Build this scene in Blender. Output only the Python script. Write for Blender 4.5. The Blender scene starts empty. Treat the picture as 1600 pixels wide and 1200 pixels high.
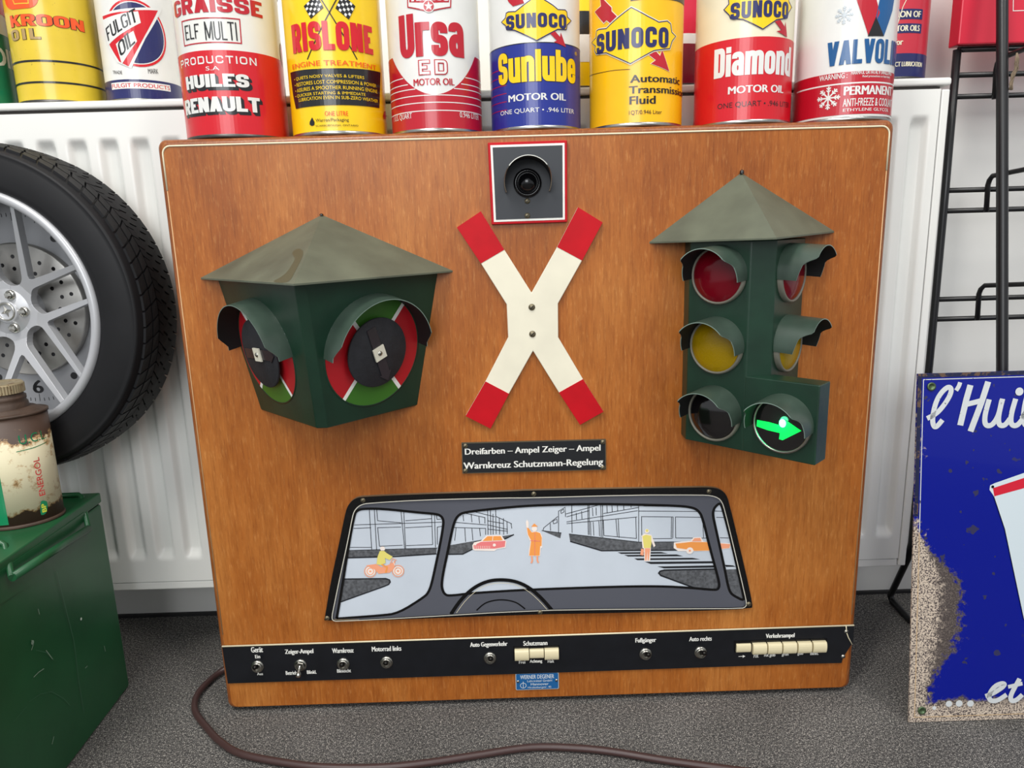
import bpy, bmesh, math, random
from mathutils import Vector, Matrix
from mathutils.geometry import tessellate_polygon
random.seed(7)
SC = bpy.context.scene
C = SC.collection
PI = math.pi
# ------------------------------------------------------------------ camera
CAM = Vector((-0.0271, -0.755, 0.5541)); YAW, PITCH, ROLL = 0.0062, 0.2101, -0.0287; F = 1109.0
fw = Vector((math.sin(YAW)*math.cos(PITCH), math.cos(YAW)*math.cos(PITCH), -math.sin(PITCH)))
r0 = Vector((math.cos(YAW), -math.sin(YAW), 0)); u0 = r0.cross(fw)
rt = math.cos(ROLL)*r0 + math.sin(ROLL)*u0; up = -math.sin(ROLL)*r0 + math.cos(ROLL)*u0
cd = bpy.data.cameras.new('camera'); cam = bpy.data.objects.new('camera', cd); C.objects.link(cam)
cd.sensor_width = 36; cd.lens = F/1600*36; cd.clip_start = 0.01
cam.matrix_world = Matrix((( rt.x, up.x, -fw.x, CAM.x), (rt.y, up.y, -fw.y, CAM.y), (rt.z, up.z, -fw.z, CAM.z), (0, 0, 0, 1)))
SC.camera = cam
# ------------------------------------------------------------------ world, lamps, exposure
W = bpy.data.worlds.new('room_light'); SC.world = W; W.use_nodes = True
W.node_tree.nodes['Background'].inputs[0].default_value = (0.93, 0.96, 1.0, 1); W.node_tree.nodes['Background'].inputs[1].default_value = 0.58
def area(name, loc, target, sx, sy, power, col=(1, 0.97, 0.92)):
    l = bpy.data.lights.new(name, 'AREA'); l.shape = 'RECTANGLE'; l.size = sx; l.size_y = sy; l.energy = power; l.color = col
    o = bpy.data.objects.new(name, l); C.objects.link(o); o.location = loc
    d = (Vector(target) - Vector(loc)).normalized(); o.rotation_euler = d.to_track_quat('-Z', 'Y').to_euler(); return o
area('ceiling_lamp', (-0.75, -1.15, 2.35), (0, 0, 0.3), 0.35, 1.3, 33)
area('ceiling_lamp', (0.95, -1.25, 2.35), (0, 0, 0.3), 0.35, 1.3, 20)
area('front_fill', (-0.6, -3.2, 1.5), (0, 0, 0.4), 1.6, 1.3, 38, (0.95, 0.98, 1.0))  # added soft fill from the front, no window stands behind it
SC.view_settings.view_transform = 'Standard'; SC.view_settings.look = 'None'; SC.view_settings.gamma = 1.0
SC.view_settings.use_curve_mapping = False
SC.view_settings.exposure = 0.06
# ------------------------------------------------------------------ where things stand: sight lines measured on the photograph (1600x1200)
def ray(px, py): return fw*F + rt*(px-800) - up*(py-600)
def uplane(px, py, P0, N):
    d = ray(px, py); N = Vector(N); return CAM + d*((Vector(P0)-CAM).dot(N)/d.dot(N))
def uy(px, py, y): return uplane(px, py, (0, y, 0), (0, 1, 0))
def uz(px, py, z): return uplane(px, py, (0, 0, z), (0, 0, 1))
# ------------------------------------------------------------------ materials
def lin(c): return tuple(((v/255)/12.92 if v/255 <= .04045 else (((v/255)+.055)/1.055)**2.4) for v in c) + (1,)
MATS = {}
def mat(name, rgb, rough=.5, metal=0, coat=0, emis=0, bump=0, bscale=300, var=0, vscale=20, spec=.5, rust=None):
    """principled; bump = fine noise relief, var = slight tint variation, rust=(amount, scale, rgb) worn spots"""
    if name in MATS: return MATS[name]
    m = bpy.data.materials.new(name); m.use_nodes = True; nt = m.node_tree; b = nt.nodes['Principled BSDF']
    col = lin(rgb)
    b.inputs['Base Color'].default_value = col; b.inputs['Roughness'].default_value = rough
    b.inputs['Metallic'].default_value = metal; b.inputs['Coat Weight'].default_value = coat; b.inputs['Coat Roughness'].default_value = .08
    b.inputs['Specular IOR Level'].default_value = spec
    if emis:
        b.inputs['Emission Color'].default_value = col; b.inputs['Emission Strength'].default_value = emis
    if bump or var or rust:
        tc = nt.nodes.new('ShaderNodeTexCoord')
    if var or rust:
        n = nt.nodes.new('ShaderNodeTexNoise'); n.inputs['Scale'].default_value = vscale; n.inputs['Detail'].default_value = 5
        nt.links.new(tc.outputs['Object'], n.inputs['Vector'])
        mr = nt.nodes.new('ShaderNodeMapRange'); mr.inputs[1].default_value = .3; mr.inputs[2].default_value = .7
        mr.inputs[3].default_value = 1-var; mr.inputs[4].default_value = 1+var*.5
        nt.links.new(n.outputs[0], mr.inputs[0])
        mx = nt.nodes.new('ShaderNodeMix'); mx.data_type = 'RGBA'; mx.blend_type = 'MULTIPLY'; mx.inputs[0].default_value = 1
        mx.inputs[6].default_value = col; nt.links.new(mr.outputs[0], mx.inputs[7]); out = mx.outputs[2]
        if rust:
            n2 = nt.nodes.new('ShaderNodeTexNoise'); n2.inputs['Scale'].default_value = rust[1]; n2.inputs['Detail'].default_value = 8; n2.inputs['Roughness'].default_value = .7
            nt.links.new(tc.outputs['Object'], n2.inputs['Vector'])
            cr = nt.nodes.new('ShaderNodeValToRGB'); cr.color_ramp.elements[0].position = 1-rust[0]; cr.color_ramp.elements[1].position = min(1, 1-rust[0]+.03)
            nt.links.new(n2.outputs[0], cr.inputs[0])
            m2 = nt.nodes.new('ShaderNodeMix'); m2.data_type = 'RGBA'; nt.links.new(cr.outputs[0], m2.inputs[0])
            nt.links.new(out, m2.inputs[6]); m2.inputs[7].default_value = lin(rust[2]); out = m2.outputs[2]
        nt.links.new(out, b.inputs['Base Color'])
    if bump:
        n = nt.nodes.new('ShaderNodeTexNoise'); n.inputs['Scale'].default_value = bscale; n.inputs['Detail'].default_value = 4
        nt.links.new(tc.outputs['Object'], n.inputs['Vector'])
        bp = nt.nodes.new('ShaderNodeBump'); bp.inputs['Strength'].default_value = bump; bp.inputs['Distance'].default_value = .001
        nt.links.new(n.outputs[0], bp.inputs['Height']); nt.links.new(bp.outputs[0], b.inputs['Normal'])
    MATS[name] = m; return m
def wood(name, c1, c2, c3, rough=.38):
    m = bpy.data.materials.new(name); m.use_nodes = True; nt = m.node_tree; b = nt.nodes['Principled BSDF']; L = nt.links.new
    tc = nt.nodes.new('ShaderNodeTexCoord')
    def noise(sc, scale, det, rg=.5):
        mp = nt.nodes.new('ShaderNodeMapping'); mp.inputs['Scale'].default_value = sc; L(tc.outputs['Object'], mp.inputs[0])
        n = nt.nodes.new('ShaderNodeTexNoise'); n.inputs['Scale'].default_value = scale; n.inputs['Detail'].default_value = det; n.inputs['Roughness'].default_value = rg
        L(mp.outputs[0], n.inputs['Vector']); return n.outputs[0]
    def ramp(f, stops):
        r = nt.nodes.new('ShaderNodeValToRGB'); e = r.color_ramp.elements
        e[0].position, e[0].color = stops[0]; e[1].position, e[1].color = stops[-1]
        for p, c in stops[1:-1]: k = e.new(p); k.color = c
        L(f, r.inputs[0]); return r.outputs[0]
    big = ramp(noise((1, 1, .38), 7, 5, .65), [(.30, lin(c1)), (.50, lin(c2)), (.70, lin(c3))])
    fine = ramp(noise((1, 1, .07), 460, 4, .75), [(.32, (.74, .66, .56, 1)), (.50, (1, 1, 1, 1)), (.72, (1.10, 1.10, 1.08, 1))])
    med = ramp(noise((1, 1, .08), 130, 4, .65), [(.35, (.90, .87, .82, 1)), (.6, (1.04, 1.04, 1.03, 1))])
    fleck = ramp(noise((1, 1, .15), 400, 3, .7), [(.54, (0, 0, 0, 1)), (.70, (.10, .065, .025, 1))])
    def mul(a, c, t='MULTIPLY'):
        x = nt.nodes.new('ShaderNodeMix'); x.data_type = 'RGBA'; x.blend_type = t; x.inputs[0].default_value = 1; L(a, x.inputs[6]); L(c, x.inputs[7]); return x.outputs[2]
    L(mul(mul(mul(big, fine), med), fleck, 'ADD'), b.inputs['Base Color']); b.inputs['Roughness'].default_value = rough
    b.inputs['Coat Weight'].default_value = .10; b.inputs['Coat Roughness'].default_value = .3; b.inputs['Specular IOR Level'].default_value = .35
    return m
WOOD = wood('veneer', (140, 74, 26), (165, 95, 36), (186, 119, 56))
WOODM = wood('dark_moulding', (122, 64, 28), (140, 78, 36), (152, 90, 46), .3)
BLACK = mat('black_paint', (26, 28, 32), .38)
BLACKG = mat('black_gloss', (12, 12, 14), .15)
STRIP = mat('black_strip', (20, 22, 27), .32, var=.2, vscale=60)
WHITEP = mat('white_print', (236, 235, 228), .5)
CREAM = mat('cream', (232, 222, 190), .4)
CREAMB = mat('cream_button', (226, 214, 176), .3)
STEEL = mat('steel', (170, 168, 160), .32, 1)
CHROME = mat('chrome', (200, 198, 190), .2, 1)
BRASS = mat('aged_brass', (120, 112, 92), .45, .8)
GREEN = mat('lantern_green', (21, 52, 37), .36, var=.25, vscale=30, bump=.15, bscale=90, rust=(.275, 150, (110, 130, 118)))
ROOFG = mat('dusty_green', (92, 98, 82), .5, var=.28, vscale=22, bump=.2, bscale=60, rust=(.27, 130, (140, 140, 118)))
HOODG = mat('hood_green', (58, 74, 64), .34, var=.22, vscale=40)
HOODIN = mat('hood_inside', (10, 12, 12), .7)
RED = mat('signal_red', (190, 6, 24), .5, var=.12, vscale=40, spec=.25)
XWHITE = mat('cross_white', (232, 226, 204), .5, var=.06, vscale=30)
# ------------------------------------------------------------------ mesh helpers
def tag(o, label=None, cat=None, group=None, kind=None):
    for k, v in (('label', label), ('category', cat), ('group', group), ('kind', kind)):
        if v: o[k] = v
    return o
def empty(name, loc, label, cat, group=None):
    o = bpy.data.objects.new(name, None); C.objects.link(o); o.location = loc; o.empty_display_size = .02
    bpy.context.view_layer.update(); return tag(o, label, cat, group)
class MB:
    def __init__(s): s.v = []; s.f = []; s.m = []; s.mats = []; s.sm = []
    def mi(s, m):
        if m not in s.mats: s.mats.append(m)
        return s.mats.index(m)
    def add(s, vs, fs, m, smooth=False):
        b = len(s.v); s.v += [Vector(p) for p in vs]; k = s.mi(m)
        for f in fs: s.f.append([b+i for i in f]); s.m.append(k); s.sm.append(smooth)
    def box(s, c, d, m, M=None):
        x, y, z = [k/2 for k in d]; M = M or Matrix(); c = Vector(c)
        vs = [c + M.to_3x3() @ Vector((a*x, b*y, e*z)) for a in (-1, 1) for b in (-1, 1) for e in (-1, 1)]
        s.add(vs, [(0, 1, 3, 2), (4, 6, 7, 5), (0, 4, 5, 1), (2, 3, 7, 6), (0, 2, 6, 4), (1, 5, 7, 3)], m)
    def prism(s, poly, a, b, m, axis='z', mcap=None):
        """poly in the plane across axis, extruded from a to b"""
        def P(p, t): return (p[0], p[1], t) if axis == 'z' else ((p[0], t, p[1]) if axis == 'y' else (t, p[0], p[1]))
        n = len(poly); vs = [P(p, a) for p in poly] + [P(p, b) for p in poly]
        s.add(vs, [(i, (i+1) % n, n+(i+1) % n, n+i) for i in range(n)], m)
        tr = tessellate_polygon([[Vector((p[0], p[1], 0)) for p in poly]])
        s.add(vs, [tuple(t) for t in tr] + [tuple(n+i for i in t) for t in tr], mcap or m)
    def tube(s, pts, r, m, n=8, caps=True, closed=False):
        pts = [Vector(p) for p in pts]; N = len(pts); vs = []; rr = r if isinstance(r, (list, tuple)) else [r]*N
        t0 = None
        for i, p in enumerate(pts):
            a = pts[(i-1) % N] if (i or closed) else p; b = pts[(i+1) % N] if (i < N-1 or closed) else p
            t = (b-a).normalized()
            if t0 is None:
                x = t.orthogonal().normalized()
            else:
                q = t0.rotation_difference(t); x = q @ x; x = (x - t*x.dot(t)).normalized()
            t0 = t; y = t.cross(x)
            vs += [p + rr[i]*(math.cos(2*PI*k/n)*x + math.sin(2*PI*k/n)*y) for k in range(n)]
        R = N if closed else N-1
        fs = [(i*n+k, i*n+(k+1) % n, ((i+1) % N)*n+(k+1) % n, ((i+1) % N)*n+k) for i in range(R) for k in range(n)]
        s.add(vs, fs, m, True)
        if caps and not closed: s.add(vs[:n], [tuple(range(n))], m); s.add(vs[-n:], [tuple(range(n))], m)
    def lathe(s, prof, m, n=48, o=(0, 0, 0), ax=(0, 0, 1), smooth=True, a0=0, a1=2*PI, ms=None):
        """prof: (radius, height along ax)"""
        ax = Vector(ax).normalized(); x = ax.orthogonal().normalized(); y = ax.cross(x); o = Vector(o); full = abs(a1-a0-2*PI) < 1e-6
        c = n if full else n+1
        vs = [o + ax*h + r*(math.cos(a0+(a1-a0)*k/n)*x + math.sin(a0+(a1-a0)*k/n)*y) for r, h in prof for k in range(c)]
        for i in range(len(prof)-1):
            mm = ms[i] if ms else m
            s.add(vs[i*c:(i+2)*c], [(k, (k+1) % c, c+(k+1) % c, c+k) for k in range(n)], mm, smooth)
    def build(s, name, parent=None, loc=None, merge=True, **kw):
        me = bpy.data.meshes.new(name); me.from_pydata([tuple(p) for p in s.v], [], s.f)
        for m in s.mats: me.materials.append(m)
        for p, k, sm in zip(me.polygons, s.m, s.sm): p.material_index = k; p.use_smooth = sm
        if merge:
            bm = bmesh.new(); bm.from_mesh(me); bmesh.ops.remove_doubles(bm, verts=bm.verts, dist=1e-6)
            bmesh.ops.recalc_face_normals(bm, faces=bm.faces); bm.to_mesh(me); bm.free()
        o = bpy.data.objects.new(name, me); C.objects.link(o)
        if loc is not None:
            me.transform(Matrix.Translation(-Vector(loc))); o.location = loc
        if parent:
            o.parent = parent; wp = Vector((0, 0, 0)); q = parent
            while q: wp += q.location; q = q.parent
            if loc is not None: o.location = Vector(loc) - wp
            else: o.location = -wp
        return tag(o, **kw)
def bevel(o, w, seg=3, ang=30):
    bm = bmesh.new(); bm.from_mesh(o.data)
    es = [e for e in bm.edges if len(e.link_faces) == 2 and math.degrees(e.calc_face_angle(0)) > ang]
    bmesh.ops.bevel(bm, geom=es, offset=w, segments=seg, profile=.5, affect='EDGES', clamp_overlap=True)
    for f in bm.faces: f.smooth = False
    bm.to_mesh(o.data); bm.free(); return o
def chaikin(p, closed, it=3):
    for _ in range(it):
        q = []; n = len(p); R = n if closed else n-1
        if not closed: q.append(p[0])
        for i in range(R):
            a, b = p[i], p[(i+1) % n]
            if not (not closed and i == 0): q.append((a[0]*.75+b[0]*.25, a[1]*.75+b[1]*.25))
            if not (not closed and i == R-1): q.append((a[0]*.25+b[0]*.75, a[1]*.25+b[1]*.75))
        if not closed: q.append(p[-1])
        p = q
    return p
def strokequads(p, t, closed=False, ty=None):
    """one mitred ribbon of thickness t along polyline p"""
    n = len(p); L = []; R = []
    for i in range(n):
        a = p[(i-1) % n] if (closed or i) else None; b = p[(i+1) % n] if (closed or i < n-1) else None; c = p[i]
        def nr(u, v):
            dx, dy = v[0]-u[0], v[1]-u[1]; l = math.hypot(dx, dy) or 1; return (-dy/l, dx/l)
        ns = [nr(a, c)] if a else []; ns += [nr(c, b)] if b else []
        nx = sum(k[0] for k in ns)/len(ns); ny = sum(k[1] for k in ns)/len(ns); l2 = nx*nx+ny*ny
        k = min(1/max(l2, .01), 2.6); h = t/2
        L.append((c[0]+nx*k*h, c[1]+ny*k*h)); R.append((c[0]-nx*k*h, c[1]-ny*k*h))
    v = L+R; m = n if closed else n-1
    return v, [(i, (i+1) % n, n+(i+1) % n, n+i) for i in range(m)]
# stroke alphabet for the heavy condensed letters: (width, [(kind, points)]), l line, o open curve, c closed curve
G = {
'A': (1, [('d', [(0, 0), (.5, 1)]), ('d', [(1, 0), (.5, 1)]), ('l', [(.30, .24), (.70, .24)])]),
'B': (1, [('l', [(0, 0), (0, 1), (.6, 1)]), ('o', [(.55, 1), (.95, 1), (.95, .53), (.5, .53)]), ('l', [(0, .53), (.5, .53)]), ('o', [(.5, .53), (1, .53), (1, 0), (.5, 0)]), ('l', [(.55, 0), (0, 0)])]),
'C': (1, [('o', [(1, .66), (1, 1), (0, 1), (0, .5), (0, 0), (1, 0), (1, .34)])]),
'D': (1, [('l', [(.5, 0), (0, 0), (0, 1), (.5, 1)]), ('o', [(.48, 1), (1, 1), (1, .5), (1, 0), (.48, 0)])]),
'E': (.85, [('l', [(1, 0), (0, 0), (0, 1), (1, 1)]), ('l', [(0, .5), (.85, .5)])]),
'F': (.82, [('l', [(0, 0), (0, 1), (1, 1)]), ('l', [(0, .5), (.8, .5)])]),
'G': (1, [('o', [(1, .80), (1, 1), (0, 1), (0, .5), (0, 0), (.9, 0), (1, .2), (1, .40)]), ('l', [(.62, .40), (1, .40)])]),
'H': (1, [('l', [(0, 0), (0, 1)]), ('l', [(1, 0), (1, 1)]), ('l', [(0, .5), (1, .5)])]),
'I': (0, [('l', [(0, 0), (0, 1)])]),
'K': (1, [('l', [(0, 0), (0, 1)]), ('d', [(.1, .36), (1, 1)]), ('d', [(1, 0), (.35, .62)])]),
'L': (.8, [('l', [(0, 1), (0, 0), (1, 0)])]),
'M': (1.4, [('l', [(0, 0), (0, 1)]), ('l', [(1, 0), (1, 1)]), ('d', [(0, 1), (.5, .1)]), ('d', [(1, 1), (.5, .1)])]),
'N': (1, [('l', [(0, 0), (0, 1)]), ('l', [(1, 0), (1, 1)]), ('d', [(0, 1), (1, 0)])]),
'O': (1, [('c', [(0, 0), (0, .5), (0, 1), (1, 1), (1, .5), (1, 0)])]),
'P': (1, [('l', [(0, 0), (0, 1), (.5, 1)]), ('o', [(.48, 1), (1, 1), (1, .43), (.48, .43)]), ('l', [(0, .43), (.5, .43)])]),
'R': (1, [('l', [(0, 0), (0, 1), (.5, 1)]), ('o', [(.48, 1), (1, 1), (1, .46), (.48, .46)]), ('l', [(0, .46), (.5, .46)]), ('d', [(.5, .5), (1, 0)])]),
'S': (1, [('o', [(1, .70), (1, 1), (0, 1), (0, .60), (.2, .52), (.8, .48), (1, .40), (1, 0), (0, 0), (0, .30)])]),
'T': (1, [('l', [(0, 1), (1, 1)]), ('l', [(.5, 1), (.5, 0)])]),
'U': (1, [('e', [(0, 1), (0, .5), (0, 0), (1, 0), (1, .5), (1, 1)])]),
'V': (1, [('d', [(0, 1), (.5, 0)]), ('d', [(1, 1), (.5, 0)])]),
'X': (1, [('d', [(0, 0), (1, 1)]), ('d', [(0, 1), (1, 0)])]),
'Z': (1, [('l', [(0, 1), (1, 1)]), ('l', [(0, 0), (1, 0)]), ('d', [(0, .05), (1, .95)])]),
'-': (.5, [('l', [(0, .5), (1, .5)])]),
'.': (0, [('l', [(0, 0), (0, .08)])]),
'&': (1, [('o', [(1, 0), (.1, .75), (.2, 1), (.7, 1), (.7, .7), (0, .35), (0, 0), (.7, 0), (1, .4)])]),
'a': (.95, [('l', [(1, 0), (1, .42)]), ('o', [(1, .4), (1, .76), (0, .76), (0, .6)]), ('c', [(1, .42), (0, .42), (0, 0), (1, 0)])]),
'b': (1, [('l', [(0, 0), (0, 1)]), ('c', [(0, 0), (0, .35), (0, .74), (1, .74), (1, .35), (1, 0)])]),
'd': (1, [('l', [(1, 0), (1, 1)]), ('c', [(0, 0), (0, .35), (0, .74), (1, .74), (1, .35), (1, 0)])]),
'e': (1, [('o', [(1, .24), (1, 0), (0, 0), (0, .37), (0, .74), (1, .74), (1, .37)]), ('l', [(0, .37), (1, .37)])]),
'i': (0, [('l', [(0, 0), (0, .70)]), ('l', [(0, .97), (0, 1.0)])]),
'l': (0, [('l', [(0, 0), (0, 1)])]),
'm': (1.9, [('l', [(0, 0), (0, .74)]), ('e', [(0, .5), (.03, .74), (.5, .78), (.5, .5), (.5, 0)]), ('e', [(.5, .5), (.53, .74), (1, .78), (1, .5), (1, 0)])]),
'n': (1, [('l', [(0, 0), (0, .74)]), ('e', [(0, .5), (.05, .76), (1, .78), (1, .5), (1, 0)])]),
'o': (1, [('c', [(0, 0), (0, .37), (0, .74), (1, .74), (1, .37), (1, 0)])]),
'r': (.72, [('l', [(0, 0), (0, .74)]), ('e', [(0, .45), (.1, .74), (1, .74)])]),
's': (.9, [('o', [(1, .54), (1, .74), (0, .74), (0, .42), (.2, .38), (.8, .36), (1, .30), (1, 0), (0, 0), (0, .2)])]),
'u': (1, [('l', [(1, 0), (1, .74)]), ('e', [(0, .74), (0, .3), (0, 0), (.95, 0), (1, .25)])]),
' ': (.5, []),
}
_tc = {}
def fonttris(body, off=0.0, shear=0):
    key = (body, off, shear)
    if key in _tc: return _tc[key]
    cu = bpy.data.curves.new('t', 'FONT'); cu.body = body; cu.size = 1; cu.offset = off; cu.resolution_u = 3; cu.shear = shear
    ob = bpy.data.objects.new('t', cu); C.objects.link(ob)
    dg = bpy.context.evaluated_depsgraph_get(); me = bpy.data.meshes.new_from_object(ob.evaluated_get(dg))
    v = [(p.co.x, p.co.y) for p in me.vertices]; f = [tuple(p.vertices) for p in me.polygons]
    bpy.data.objects.remove(ob); bpy.data.meshes.remove(me); bpy.data.curves.remove(cu)
    x0, x1 = min(p[0] for p in v), max(p[0] for p in v); y0, y1 = min(p[1] for p in v), max(p[1] for p in v)
    v = [((p[0]-x0)/(x1-x0), (p[1]-y0)/(y1-y0)) for p in v]
    _tc[key] = (v, f); return v, f
LAY = .00012
class Decal:
    """flat printing collected in (s,t) metres, then laid on a surface by mapf(s,t,offset)"""
    def __init__(s, mapf, inv=None, step=None): s.mapf = mapf; s.inv = inv; s.step = step; s.items = []; s.keys = []; s.key = ''
    def raw(s, v, f, m, layer): s.items.append((v, f, m, layer)); s.keys.append(s.key)
    def poly(s, pts, m, layer=1, holes=(), px=True):
        loops = [pts] + list(holes)
        if px: loops = [[s.inv(*p) for p in l] for l in loops]
        tr = tessellate_polygon([[Vector((p[0], p[1], 0)) for p in l] for l in loops])
        s.raw([p for l in loops for p in l], [tuple(t) for t in tr], m, layer)
    def line(s, pts, t, m, layer=1, closed=False, smooth=False, px=True):
        if px: pts = [s.inv(*p) for p in pts]
        if smooth: pts = chaikin(pts, closed, 3)
        v, f = strokequads(pts, t, closed); s.raw(v, f, m, layer)
    def disc(s, c, r, m, layer=1, px=True, n=28, ry=None):
        c = s.inv(*c) if px else c; s.poly([(c[0]+r*math.cos(2*PI*k/n), c[1]+(ry or r)*math.sin(2*PI*k/n)) for k in range(n)], m, layer, px=False)
    def band(s, t0, t1, m, layer=1, s0=None, s1=None):
        v = []; f = []; n = 96
        for k in range(n+1):
            a = s0+(s1-s0)*k/n; v += [(a, t0), (a, t1)]
        for k in range(n): f.append((2*k, 2*k+2, 2*k+3, 2*k+1))
        s.items.append((v, f, m, layer, True)); s.keys.append('')
    def text(s, body, bl, tr, m, layer=2, off=0.0, px=True, shear=0, skew=0):
        a = s.inv(*bl) if px else bl; b = s.inv(*tr) if px else tr; s.key = body
        v, f = fonttris(body, 0, shear); e = off*abs(b[1]-a[1])*1.1
        for q, sh in enumerate((0,) if not off else (-e, 0, e)): s.raw([(a[0]+sh+p[0]*(b[0]-a[0]), a[1]+p[1]*(b[1]-a[1])+skew*p[0]) for p in v], f, m, layer+.06*q)
    def block(s, body, bl, tr, t, m, layer=2, gap=.3, cr=None, grow=0, px=True, dx=0, dy=0, slant=0, wave=None):
        """stroke-font text fitted to the box bl-tr with stroke t; grow widens the stroke for outlines"""
        a = s.inv(*bl) if px else bl; b = s.inv(*tr) if px else tr
        Wd = b[0]-a[0]; H = b[1]-a[1]; ws = [G[c][0] for c in body]; s.key = body
        if cr is not None: t = Wd/(len(body)+(1+cr)*sum(ws)+gap*(len(body)-1)); ty = t*.96
        g = gap*t; ky = max(1.0, t/(H*.21)); H *= ky; a1_ = a[1]
        def emit(v, f, m, l): s.raw([(p[0], a1_+(p[1]-a1_)/ky+dy) for p in v], f, m, l)
        free = Wd - t*sum(1 for c in body if c != ' ') - g*(len(body)-1); cw = free/max(sum(ws), .01); x = a[0]
        for c in body:
            w, st = G[c]; hs = [p[1] for k, q in st for p in q]
            for j, (k, q) in enumerate(st):
                pp = [(x+t/2+p[0]*w*cw, p[1]) for p in q]
                pp = [(p[0]+dx+slant*p[1]*H, a[1]+t/2+p[1]*(H-t)) for p in pp]
                if k == 'd':
                    hw = t*.56+grow; gy = grow; (p0, p1) = q; e0 = (x+t/2+p0[0]*w*cw+dx, a[1]+p0[1]*H); e1 = (x+t/2+p1[0]*w*cw+dx, a[1]+p1[1]*H)
                    emit([(e0[0]-hw, e0[1]), (e0[0]+hw, e0[1]), (e1[0]+hw, e1[1]), (e1[0]-hw, e1[1])], [(0, 1, 2, 3)], m, layer+.08*j); continue
                if k == 'l' :   # square the ends so that the letter fills its box
                    def push(e, n):
                        d = (e[0]-n[0], e[1]-n[1]); l = math.hypot(*d) or 1; return (e[0]+d[0]/l*t/2, e[1]+d[1]/l*t/2)
                    e0, e1 = push(pp[0], pp[1]), push(pp[-1], pp[-2])
                    ok0 = q[0][1] in (0, 1, .74) or q[0][0] in (0, 1) ; ok1 = q[-1][1] in (0, 1, .74) or q[-1][0] in (0, 1)
                    if c == 'A': ok0 = ok1 = False
                    pp = ([e0] if ok0 else [pp[0]]) + pp[1:-1] + ([e1] if ok1 else [pp[-1]])
                else:
                    pp = chaikin(pp, k == 'c', 3)
                    if k == 'e':
                        l_ = math.hypot(pp[-1][0]-pp[-2][0], pp[-1][1]-pp[-2][1]); pp[-1] = (pp[-1][0]+(pp[-1][0]-pp[-2][0])/l_*t/2, pp[-1][1]+(pp[-1][1]-pp[-2][1])/l_*t/2)
                        if c in 'Uu': l_ = math.hypot(pp[0][0]-pp[1][0], pp[0][1]-pp[1][1]); pp[0] = (pp[0][0]+(pp[0][0]-pp[1][0])/l_*t/2, pp[0][1]+(pp[0][1]-pp[1][1])/l_*t/2)
                if grow and k != 'c':
                    def push2(e, n):
                        d = (e[0]-n[0], e[1]-n[1]); l = math.hypot(*d) or 1; return (e[0]+d[0]/l*grow, e[1]+d[1]/l*grow)
                    pp[0], pp[-1] = push2(pp[0], pp[1]), push2(pp[-1], pp[-2])
                v, f = strokequads(pp, t+2*grow, k == 'c'); emit(v, f, m, layer+.08*j)
            x += t + w*cw + g if c != ' ' else w*cw + g
    def build(s, name, parent, split=False, **kw):
        if split:                                   # one object per printed word
            its, ks = s.items, s.keys
            for k in dict.fromkeys(ks): s.items = [i for i, q in zip(its, ks) if q == k]; s.build(name, parent, **kw)
            s.items = its; return
        mb = MB()
        for it in s.items:
            v, f, m, layer = it[:4]
            if s.step and len(it) == 4:
                bm = bmesh.new(); vs = [bm.verts.new((p[0], p[1], 0)) for p in v]
                for q in f:
                    if len(set(q)) == len(q):
                        try: bm.faces.new([vs[i] for i in q])
                        except ValueError: pass
                x0 = min(p[0] for p in v); x1 = max(p[0] for p in v); k = math.ceil(x0/s.step)
                while k*s.step < x1:
                    bmesh.ops.bisect_plane(bm, geom=bm.verts[:]+bm.edges[:]+bm.faces[:], plane_co=(k*s.step, 0, 0), plane_no=(1, 0, 0)); k += 1
                bm.verts.index_update(); v = [(p.co.x, p.co.y) for p in bm.verts]; f = [tuple(q.index for q in g.verts) for g in bm.faces]; bm.free()
            mb.add([s.mapf(p[0], p[1], layer*LAY) for p in v], f, m)
        return mb.build(name, parent, merge=False, **kw)
def ydecal(y):  # printing on the plane y = const, facing the viewer's side (-y)
    return Decal(lambda a, b, o: Vector((a, y-o, b)), lambda px, py: (lambda q: (q.x, q.z))(uy(px, py, y)))
def screw(parent, p, n, r=.0032, m=None, name='screw', slot=True):
    m = m or BRASS; n = Vector(n).normalized(); mb = MB()
    mb.lathe([(0, r*.55), (r*.5, r*.48), (r*.85, r*.25), (r, 0)], m, 14, p, n)
    if slot:
        x = n.orthogonal().normalized(); q = Vector(p)+n*r*.56; y = n.cross(x)
        mb.add([q+x*r*.7+y*r*.1, q+x*r*.7-y*r*.1, q-x*r*.7-y*r*.1, q-x*r*.7+y*r*.1], [(0, 1, 2, 3)], BLACKG)
    return mb.build(name, parent)
def rrect(x0, z0, x1, z1, r, n=6):
    p = []
    for cx, cz, a in ((x1-r, z1-r, 0), (x0+r, z1-r, 90), (x0+r, z0+r, 180), (x1-r, z0+r, 270)):
        for k in range(n+1): t = math.radians(a+90*k/n); p.append((cx+r*math.cos(t), cz+r*math.sin(t)))
    return p

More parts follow.
